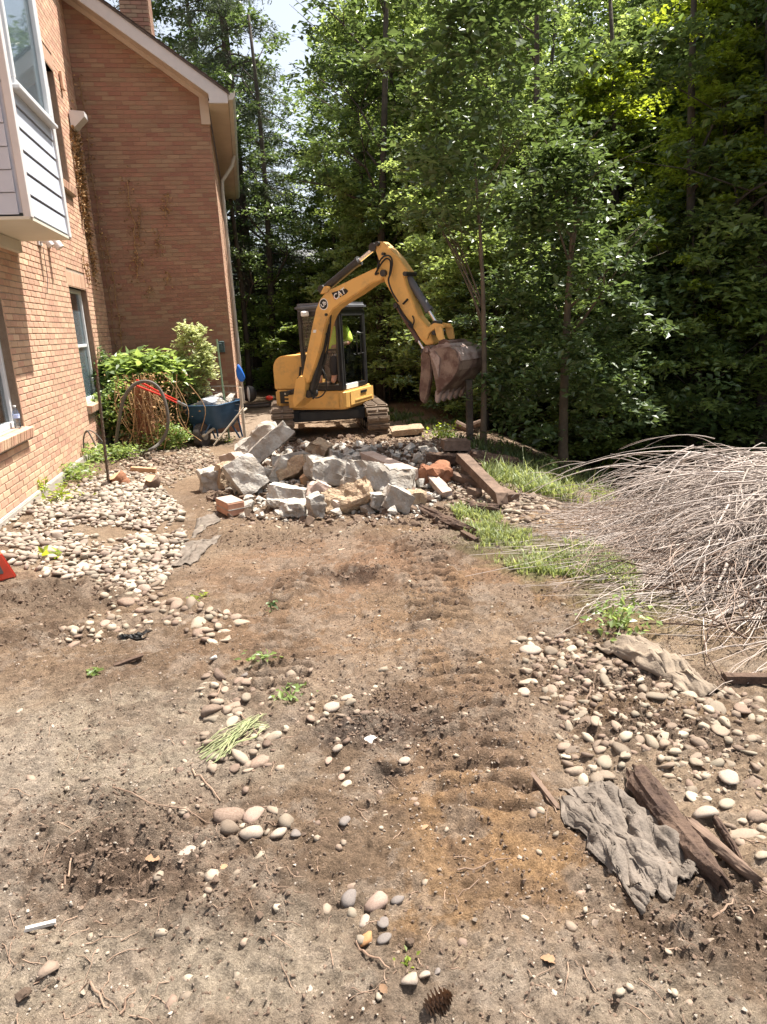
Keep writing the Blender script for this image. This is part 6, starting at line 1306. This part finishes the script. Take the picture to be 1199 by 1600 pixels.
# ------------------------------------------------ the heap of dead weeping branches
m_dead=M('dead_grey_branch',(.42,.35,.30),(.27,.22,.185),scale=6,rough=.85,rnd=.3,c3=(.46,.40,.36)); m_deadr=M('dead_reddish_twig',(.32,.24,.19),(.26,.19,.15),scale=6,rough=.9,rnd=.3)
hb=thing('dead_weeping_bush','heap of pale bare weeping branches lying at the right edge','bush',(2.9,4.6,gz(2.9,4.6)))
rs=np.random.RandomState(12); mbm=[]
def stem_pts(p0,az,el,L,droop,n=9,wig=.03,floor=True):
    p=np.array(p0,float); d=np.array([math.cos(az)*math.cos(el),math.sin(az)*math.cos(el),math.sin(el)]); st=L/n; out=[p.copy()]
    for k in range(n):
        d=d+np.array([rs.normal(0,wig),rs.normal(0,wig),-droop*st]); d/=np.linalg.norm(d); p=p+d*st
        if floor and p[2]<gfl(p[0],p[1])+.02: p[2]=gfl(p[0],p[1])+.02+rs.uniform(0,.02); d[2]=abs(d[2])*.1
        out.append(p.copy())
    return out
def gfl(x,y): return float(ground_base(x,y))
mb=MB(); mt_=MB()
for k in range(1350):
    o0=(3.12+rs.normal(0,.30),4.9+rs.normal(0,.5),.20+rs.uniform(-.2,.32)); az=R(rs.uniform(128,268)); el=R(rs.uniform(-14,22)); L=rs.uniform(.8,2.15) if az<R(215) else rs.uniform(.8,1.7)
    pts=stem_pts(o0,az,el,L,rs.uniform(.45,1.3),10,rs.choice([.06,.10,.16])); r0=rs.choice([.0028,.004,.0055,.008])
    mb.tube(pts,[r0*(1-.075*i) for i in range(len(pts))],5,cap=False)
    if k%2==0:
        for j in range(2):
            i=rs.randint(3,9); q=pts[i]; a2=az+rs.normal(0,.5); tw=stem_pts(q,a2,rs.uniform(-.3,.5),rs.uniform(.25,.7),1.2,5,.08); mb.tube(tw,[.0035,.003,.0025,.002,.0016,.001],4,cap=False)
for k in range(26):
    o0=(2.9+rs.normal(0,.3),4.8+rs.normal(0,.5),.1); pts=stem_pts(o0,R(rs.uniform(130,250)),R(rs.uniform(-5,12)),rs.uniform(.6,1.1),.4,7,.12); mb.tube(pts,[.02*(1-.1*i) for i in range(len(pts))],6,cap=False)
me=mb.mesh('branches',m_dead); 
for p in me.polygons: p.use_smooth=True
o=link('branches',me,hb); reparent(o,hb)
mb=MB()
for k in range(150):
    o0=(2.0+rs.normal(0,.3),4.6+rs.normal(0,.6),.12+rs.uniform(-.08,.12)); pts=stem_pts(o0,R(rs.uniform(130,260)),R(rs.uniform(-5,25)),rs.uniform(.3,.9),.9,6,.14); mb.tube(pts,[.003*(1-.12*i) for i in range(len(pts))],4,cap=False)
me=mb.mesh('fine_twigs',m_deadr); o=link('fine_twigs',me,hb); reparent(o,hb)
mb=MB()
for k in range(170):
    o0=(2.6+rs.normal(0,.5),3.9+rs.normal(0,.45),.03); pts=stem_pts(o0,R(rs.uniform(0,360)),R(rs.uniform(-5,30)),rs.uniform(.3,.9),.9,6,.2); mb.tube(pts,[.006*(1-.12*i) for i in range(len(pts))],4,cap=False)
me=mb.mesh('inner_twigs',m_timr); o=link('inner_twigs',me,hb); reparent(o,hb)
# ================================================================== wheelbarrow
m_blue=M('wheelbarrow_blue',(.045,.095,.17),(.03,.07,.125),scale=4,rough=.5,bump=.1); m_tyre=M('dusty_tyre',(.10,.08,.07),(.05,.045,.042),scale=8,rough=.95)
m_wood=M('pale_wood',(.55,.48,.38),(.45,.38,.29),scale=9,rough=.85); m_red=M('red_handle',(.62,.05,.03),(.5,.04,.03),scale=6,rough=.5); m_greym=M('grey_metal',(.3,.3,.3),rough=.5,metal=.6)
g=at_g(334,696); wz=gz(g[0],g[1]); wb=thing('wheelbarrow','blue steel wheelbarrow loaded with grey rubble at the house corner','wheelbarrow',(g[0],g[1]+.35,wz),0)
wf_=np.array([-.30,-.954]); wr_=np.array([-.954,.30])
def wfn(a,b,z): return (g[0]+wr_[0]*a+wf_[0]*b, g[1]+.35+wr_[1]*a+wf_[1]*b, wz+z)
def ring(w,b0,b1,z,n=6,r=.12):
    out=[]
    for cx,cy,a0 in((w/2-r,b1-r,0),(-w/2+r,b1-r,90),(-w/2+r,b0+r,180),(w/2-r,b0+r,270)):
        for k in range(n): t=R(a0+90*k/(n-1)); out.append((cx+r*math.cos(t),cy+r*math.sin(t),z))
    return out
rings=[ring(.68,-.42,.50,.66),ring(.64,-.38,.46,.56),ring(.58,-.33,.40,.36),ring(.48,-.26,.28,.26),ring(.44,-.24,.26,.275),ring(.54,-.31,.38,.37),ring(.61,-.36,.44,.565),ring(.66,-.41,.49,.655)]
mb=MB(); n=24; V=[wfn(*p) for r_ in rings for p in r_]; F=[]
for i in range(len(rings)-1):
    for k in range(n): F.append((i*n+k,i*n+(k+1)%n,(i+1)*n+(k+1)%n,(i+1)*n+k))
F.append(tuple(range(3*n,4*n))); F.append(tuple(range(4*n,5*n))); F+= [((7)*n+k,(7)*n+(k+1)%n,(k+1)%n,k) for k in range(n)]
mb.add(V,F); mb.obj('tray',m_blue,wb,smooth=True)
mb=MB(); pr=[wfn(*p) for p in ring(.69,-.425,.505,.665)]; mb.tube(pr+[pr[0]],.012,6); mb.obj('rim',m_blue,wb,smooth=True)
mb=MB(); mb.tube([wfn(-.055,.48,.19),wfn(.055,.48,.19)],.185,20); mb.tube([wfn(-.045,.48,.19),wfn(.045,.48,.19)],.195,20); w_=mb.obj('wheel',m_tyre,wb,smooth=True)
mb=MB(); mb.tube([wfn(-.07,.48,.19),wfn(.07,.48,.19)],.08,14); mb.obj('rim',m_greym,w_)
for s in(-1,1):
    mb=MB(); mb.tube([wfn(s*.10,.62,.20),wfn(s*.13,.2,.30),wfn(s*.24,-.4,.42),wfn(s*.26,-.62,.48)],.02,8); mb.obj('handle',m_wood,wb,smooth=True)
    mb=MB(); mb.tube([wfn(s*.20,-.10,.34),wfn(s*.24,-.32,.02),wfn(s*.24,-.42,.02),wfn(s*.22,-.36,.38)],.017,8); mb.obj('leg',m_blue,wb,smooth=True)
    mb=MB(); mb.tube([wfn(s*.14,.44,.36),wfn(s*.10,.58,.20)],.012,6); mb.obj('brace',m_blue,wb,smooth=True)
    mb=MB(); mb.box(wfn(s*.13,.335,.48),(.025,.02,.2),rot=(.5,0,0)); mb.obj('tray_rib',m_blue,wb)
for i,(a,b,z,d,lab) in enumerate([(.15,.2,.66,(.26,.22,.12),'grey concrete lump heaped at the left of the wheelbarrow load'),(-.05,.15,.70,(.3,.24,.13),'big grey slab piece on top of the wheelbarrow load'),(-.2,.1,.67,(.22,.2,.12),'grey rubble lump right of the big slab piece in the wheelbarrow'),(.05,-.15,.69,(.3,.25,.14),'rubble lump at the back of the wheelbarrow load'),(-.22,-.15,.68,(.2,.2,.1),'pale rubble lump at the right back of the wheelbarrow load')]):
    link('concrete_chunk',chunk_mesh('concrete_chunk',d,600+i,m_rub if i!=1 else M('slate_grey_rubble',(.30,.31,.33),(.24,.24,.26),rough=.9),.05),None,lab,'rubble',loc=wfn(a,b,z-.02),rot=(i*.3,.2*i-.3,i*1.1))
mb=MB(); a=at_y(333,690,g[1]-.15); b=at_y(381,637,g[1]+.0); a[2]=gz(a[0],a[1])+.02; d=Vector(b)-Vector(a); q=d.to_track_quat('X','Z'); mb.box((0,0,0),(d.length,.05,.022),bev=.004); o=link('wooden_plank',mb.mesh('wooden_plank',m_wood),None,'pale splintered plank leaning against the wheelbarrow','plank',loc=(Vector(a)+Vector(b))/2); o.rotation_euler=q.to_euler()
# red handled tool
tb=at_y(213,598,10.1); tb2=at_y(291,634,10.75); t=thing('bolt_cutter','red long handled cutter lying across shrub and wheelbarrow','tool',tuple(tb2)); V1=Vector(tb); V2=Vector(tb2)
for s in(-1,1): 
    mb=MB(); up=Vector((0,.02*s,.022*s)); mb.tube([V1+up*1.6,V1.lerp(V2,.45)+up*.7,V1.lerp(V2,.8)+up*.8],[.017,.014,.012],8); mb.obj('handle',m_red,t,smooth=True)
mb=MB(); mb.tube([V1.lerp(V2,.8),V2],[.028,.02],8); mb.box(V1.lerp(V2,.48),(.07,.05,.05),bev=.01); mb.obj('jaw',m_greym,t)
# hoses
m_gh=M('old_garden_hose',(.13,.115,.10),(.10,.09,.075),scale=8,rough=.7)
H1=[at_y(x,y,yy) for x,y,yy in((181,695,10.3),(186,660,10.1),(194,622,10.0),(212,600,10.0),(235,597,10.0),(252,612,10.0),(262,645,10.0),(261,672,10.0),(250,692,10.0),(232,704,9.9))]
e=[at_g(215,711),at_g(200,713)]; H1+=[np.array([p[0],p[1],gz(p[0],p[1])+.02]) for p in e]
mb=MB(); mb.tube(cr(H1),.024,8); link('garden_hose',mb.mesh('garden_hose',m_gh),None,'thick dark hose standing in a big loop before the shrubs','hose')
H2=[at_y(x,y,9.6) for x,y in((131,702),(131,684),(136,673),(143,683),(150,697))]; mb=MB(); mb.tube(cr(H2),.011,7); link('garden_hose',mb.mesh('garden_hose',m_gh),None,'small grey hose loop at the foot of the sunlit wall','hose')
H2=[at_y(x,y,9.8) for x,y in((134,676),(142,673),(152,680),(162,692))]; mb=MB(); mb.tube(cr(H2),.009,7); link('garden_hose',mb.mesh('garden_hose',m_gh),None,'thin hose arching behind the metal stake','hose')
# metal stake
g=at_g(171,757); tp=at_y(150,562,g[1]); b=Vector((g[0],g[1],gz(g[0],g[1])-.05)); st=thing('metal_stake','tall thin rusty metal stake standing in the cobbles by the wall','stake',tuple(b)); d=Vector(tp)-b; q=d.to_track_quat('Z','Y')
m_st=M('dark_stake',(.075,.06,.045),(.12,.08,.055),scale=14,rough=.8); m_rs=M('rust_end',(.22,.09,.05),(.15,.06,.04),scale=20,rough=.9)
mb=MB(); mb.box((0,0,d.length*.44),(.032,.006,d.length*.88)); mb.box((0,.012,d.length*.44),(.006,.022,d.length*.88)); 
for k in range(26): mb.box((0,-.006,.12+k*.055),(.012,.008,.02))
o=link('post',mb.mesh('post',m_st),st); o.rotation_euler=q.to_euler(); mb=MB(); mb.box((0,0,d.length*.94),(.032,.010,d.length*.12)); o=link('rusty_tip',mb.mesh('rusty_tip',m_rs),st); o.rotation_euler=q.to_euler()
# wire fence by the house corner
g1=at_y(350,620,11.9); g2=at_y(371,600,11.9); fz=gz(g1[0],g1[1]); wfence=thing('wire_fence','low wire fence with a green post behind the wheelbarrow','fence',(g1[0],g1[1],fz))
mb=MB(); tt=at_y(339,530,11.9); mb.tube([(g1[0]+.02,g1[1],fz),tuple(tt)],.018,6); mb.obj('post',M('green_post',(.16,.24,.15),(.22,.30,.2),rough=.6),wfence)
mb=MB(); mb.box((g2[0]+.06,g2[1]-.1,fz+.45),(.045,.03,.95),bev=.004); mb.obj('post',m_wood,wfence)
for k in range(7):
    z=fz+.95-.1*k; mb=MB(); mb.tube([(g1[0]-.75,g1[1]+.02,z+.01),(g1[0],g1[1],z),(g2[0]+.06,g2[1]-.1,z-.01)],.0035 if k else .005,5); mb.obj('wire',m_greym,wfence)
mb=MB()
for k in range(14): x=g1[0]-.75+k*.07; mb.tube([(x,g1[1]+.02,fz+.35),(x,g1[1]+.02,fz+.95)],.002,4)
mb.obj('mesh_wires',m_greym,wfence)
# blue bag hanging on the corner, backpack blower and red trimmer behind
p=at_y(375,583,12.3); mb=MB(); V,F=ico(3,5,.12,1.,3); V[:,0]*=(.75-.35*V[:,2]); V[:,0]+=-.25*V[:,2]; V=V*(1+.15*fbm(V[:,0]*3,V[:,2]*5,2,3,4))[:,None]; mb.add(V*np.array([.085,.05,.16])+p,F); link('blue_bag',mb.mesh('blue_bag',M('blue_plastic',(.02,.12,.55),(.03,.18,.65),rough=.5)),None,'bright blue bag hanging at the far corner of the house','bag').data.shade_smooth()
p=at_y(390,615,17.0); t=thing('backpack_blower','black and white leaf blower on the path behind the house corner','blower',tuple(p-np.array([0,0,.28]))); m_bw=M('pale_plastic',(.6,.6,.58),rough=.5)
mb=MB(); mb.add(ico(2,4,.04,1.)[0]*np.array([.17,.14,.21])+p,ico(2,4,.08,1.)[1]); mb.obj('housing',m_blk,t,smooth=True); mb=MB(); mb.add(ico(2,7,.05,1.)[0]*np.array([.035,.05,.17])+p+np.array([0,-.12,0]),ico(2,7,.05,1.)[1]); mb.obj('pale_cover',m_bw,t,smooth=True)
mb=MB(); mb.tube(cr([p+np.array([-.2,0,.1]),p+np.array([-.3,-.1,-.1]),p+np.array([-.1,-.2,-.28]),p+np.array([.5,-.25,-.28])]),.04,8); mb.obj('blower_tube',m_blk,t,smooth=True)
p=at_y(421,622,17.0); t=thing('trimmer','red trimmer lying beside the leaf blower','tool',tuple(p)); mb=MB(); mb.add(ico(2,5,.1,1.)[0]*np.array([.09,.07,.06])+p,ico(2,5,.1,1.)[1]); mb.obj('engine',m_red,t,smooth=True); mb=MB(); mb.tube([p+np.array([-.5,0,-.15]),p+np.array([.5,.1,-.05])],.015,6); mb.obj('shaft',m_blk,t)
# long pipe / log behind
beam('log','log lying across the path behind the blower','log',(376,640),(436,636),.10,.10,m_tim,.05,.05,.05,66)
# stack of firewood and post by the wood edge
for i,(px,py,w,tl,lab) in enumerate([(722,690,30,25,'lowest left log of the firewood stack'),(742,694,28,-8,'lowest right log of the firewood stack'),(728,679,30,20,'second log up in the firewood stack'),(744,678,24,12,'log at the right of the second layer of firewood'),(726,668,26,26,'third log up in the firewood stack'),(742,664,20,-20,'top log of the firewood stack')]):
    p=at_y(px,py,11.6); k=mpp(p); L=w*k; t=R(-tl); dx=Vector((math.cos(t)*.9,-.35,math.sin(t)))*L*.6; P_=Vector(p); mb=MB(); mb.tube([P_-dx,P_,P_+dx],[.055,.06,.055],9); o=link('firewood_log',mb.mesh('firewood_log',m_tim),None,lab,'log')
g=at_g(736,694); mb=MB(); tp=at_y(735,612,g[1]); mb.box(((g[0]+tp[0])/2,g[1]+.1,(g[2]+tp[2])/2),(.09,.09,tp[2]-g[2]+.3),bev=.01); link('fence_post',mb.mesh('fence_post',m_bark),None,'square wooden post behind the firewood under the bucket','post')
# neighbour's shed seen through the leaves
p=at_y(395,440,30.); t=thing('neighbour_shed','grey roofed shed glimpsed through the leaves left of the excavator','shed',(p[0],30,-1)); m_shw=M('shed_wall',(.12,.11,.10),(.09,.08,.075),rough=.9); m_shr=M('pale_roof',(.30,.30,.32),(.2,.2,.22),scale=30,rough=.9,bump=.5)
mb=MB(); mb.box((p[0],32,(p[2]-1)/2-.5),(6,4,p[2]+1)); mb.obj('wall',m_shw,t); mb=MB(); mb.prism([(29.5,p[2]-.1),(32,p[2]+1.3),(34.5,p[2]-.1),(34.5,p[2]-.25),(29.5,p[2]-.25)],p[0]-3.3,p[0]+3.3,lambda u,v,w:(w,u,v)); mb.obj('roof',m_shr,t)
mb=MB(); mb.box((p[0]+.4,29.97,(p[2]-1)/2),(1.1,.06,1.3)); mb.obj('window',m_bw,t)
# ------------------------------------------------ water bottle on the sill
q=hw(-.02,.50,.80+.0); t=thing('water_bottle','clear plastic water bottle with a blue label on the near window sill','bottle',q); m_pl=glass('bottle_plastic',(.86,.9,.93),.3)
def lathe(mb,prof,c,n=18):
    V=[];F=[]
    for r_,z in prof:
        for k in range(n): a=2*PI*k/n; V.append((c[0]+r_*math.cos(a),c[1]+r_*math.sin(a),c[2]+z))
    for i in range(len(prof)-1):
        for k in range(n): F.append((i*n+k,i*n+(k+1)%n,(i+1)*n+(k+1)%n,(i+1)*n+k))
    F.append(tuple(range(n))[::-1]); F.append(tuple((len(prof)-1)*n+k for k in range(n))); mb.add(V,F)
mb=MB(); lathe(mb,[(.028,0),(.033,.01),(.033,.05),(.030,.06),(.033,.07),(.033,.14),(.028,.17),(.014,.20),(.013,.212)],q); mb.obj('bottle_body',m_pl,t,smooth=True); mb=MB(); lathe(mb,[(.015,.212),(.015,.228)],q); mb.obj('cap',m_dec_w,t); mb=MB(); lathe(mb,[(.0345,.10),(.0345,.14)],q); mb.obj('label',M('blue_label',(.25,.35,.75),(.7,.75,.85),scale=60,rough=.5),t)
mb=MB(); lathe(mb,[(.031,.004),(.031,.05)],q); mb.obj('water',m_pl,t)
# red tool box at the left edge
g=at_g(-14,905); t=thing('red_tool_case','red and dark grey plastic case poking in at the left edge','case',(g[0],g[1],gz(g[0],g[1])),R(35)); m_rd=M('red_plastic',(.62,.09,.05),(.55,.07,.04),rough=.4); m_dg=M('dark_grey_plastic',(.12,.12,.12),rough=.5)
mb=MB(); mb.prism([(-.3,.0),(.16,.0),(.09,.20),(-.3,.24)],-.08,.08,lambda u,v,w:(u,w,v)); mb.local=True; mb.obj('case_body',m_rd,t,bevel=.012); mb=MB(); mb.prism([(-.29,.07),(.08,.05),(.05,.175),(-.29,.21)],-.088,.088,lambda u,v,w:(u,w,v)); mb.local=True; mb.obj('side_panel',m_dg,t,bevel=.006)
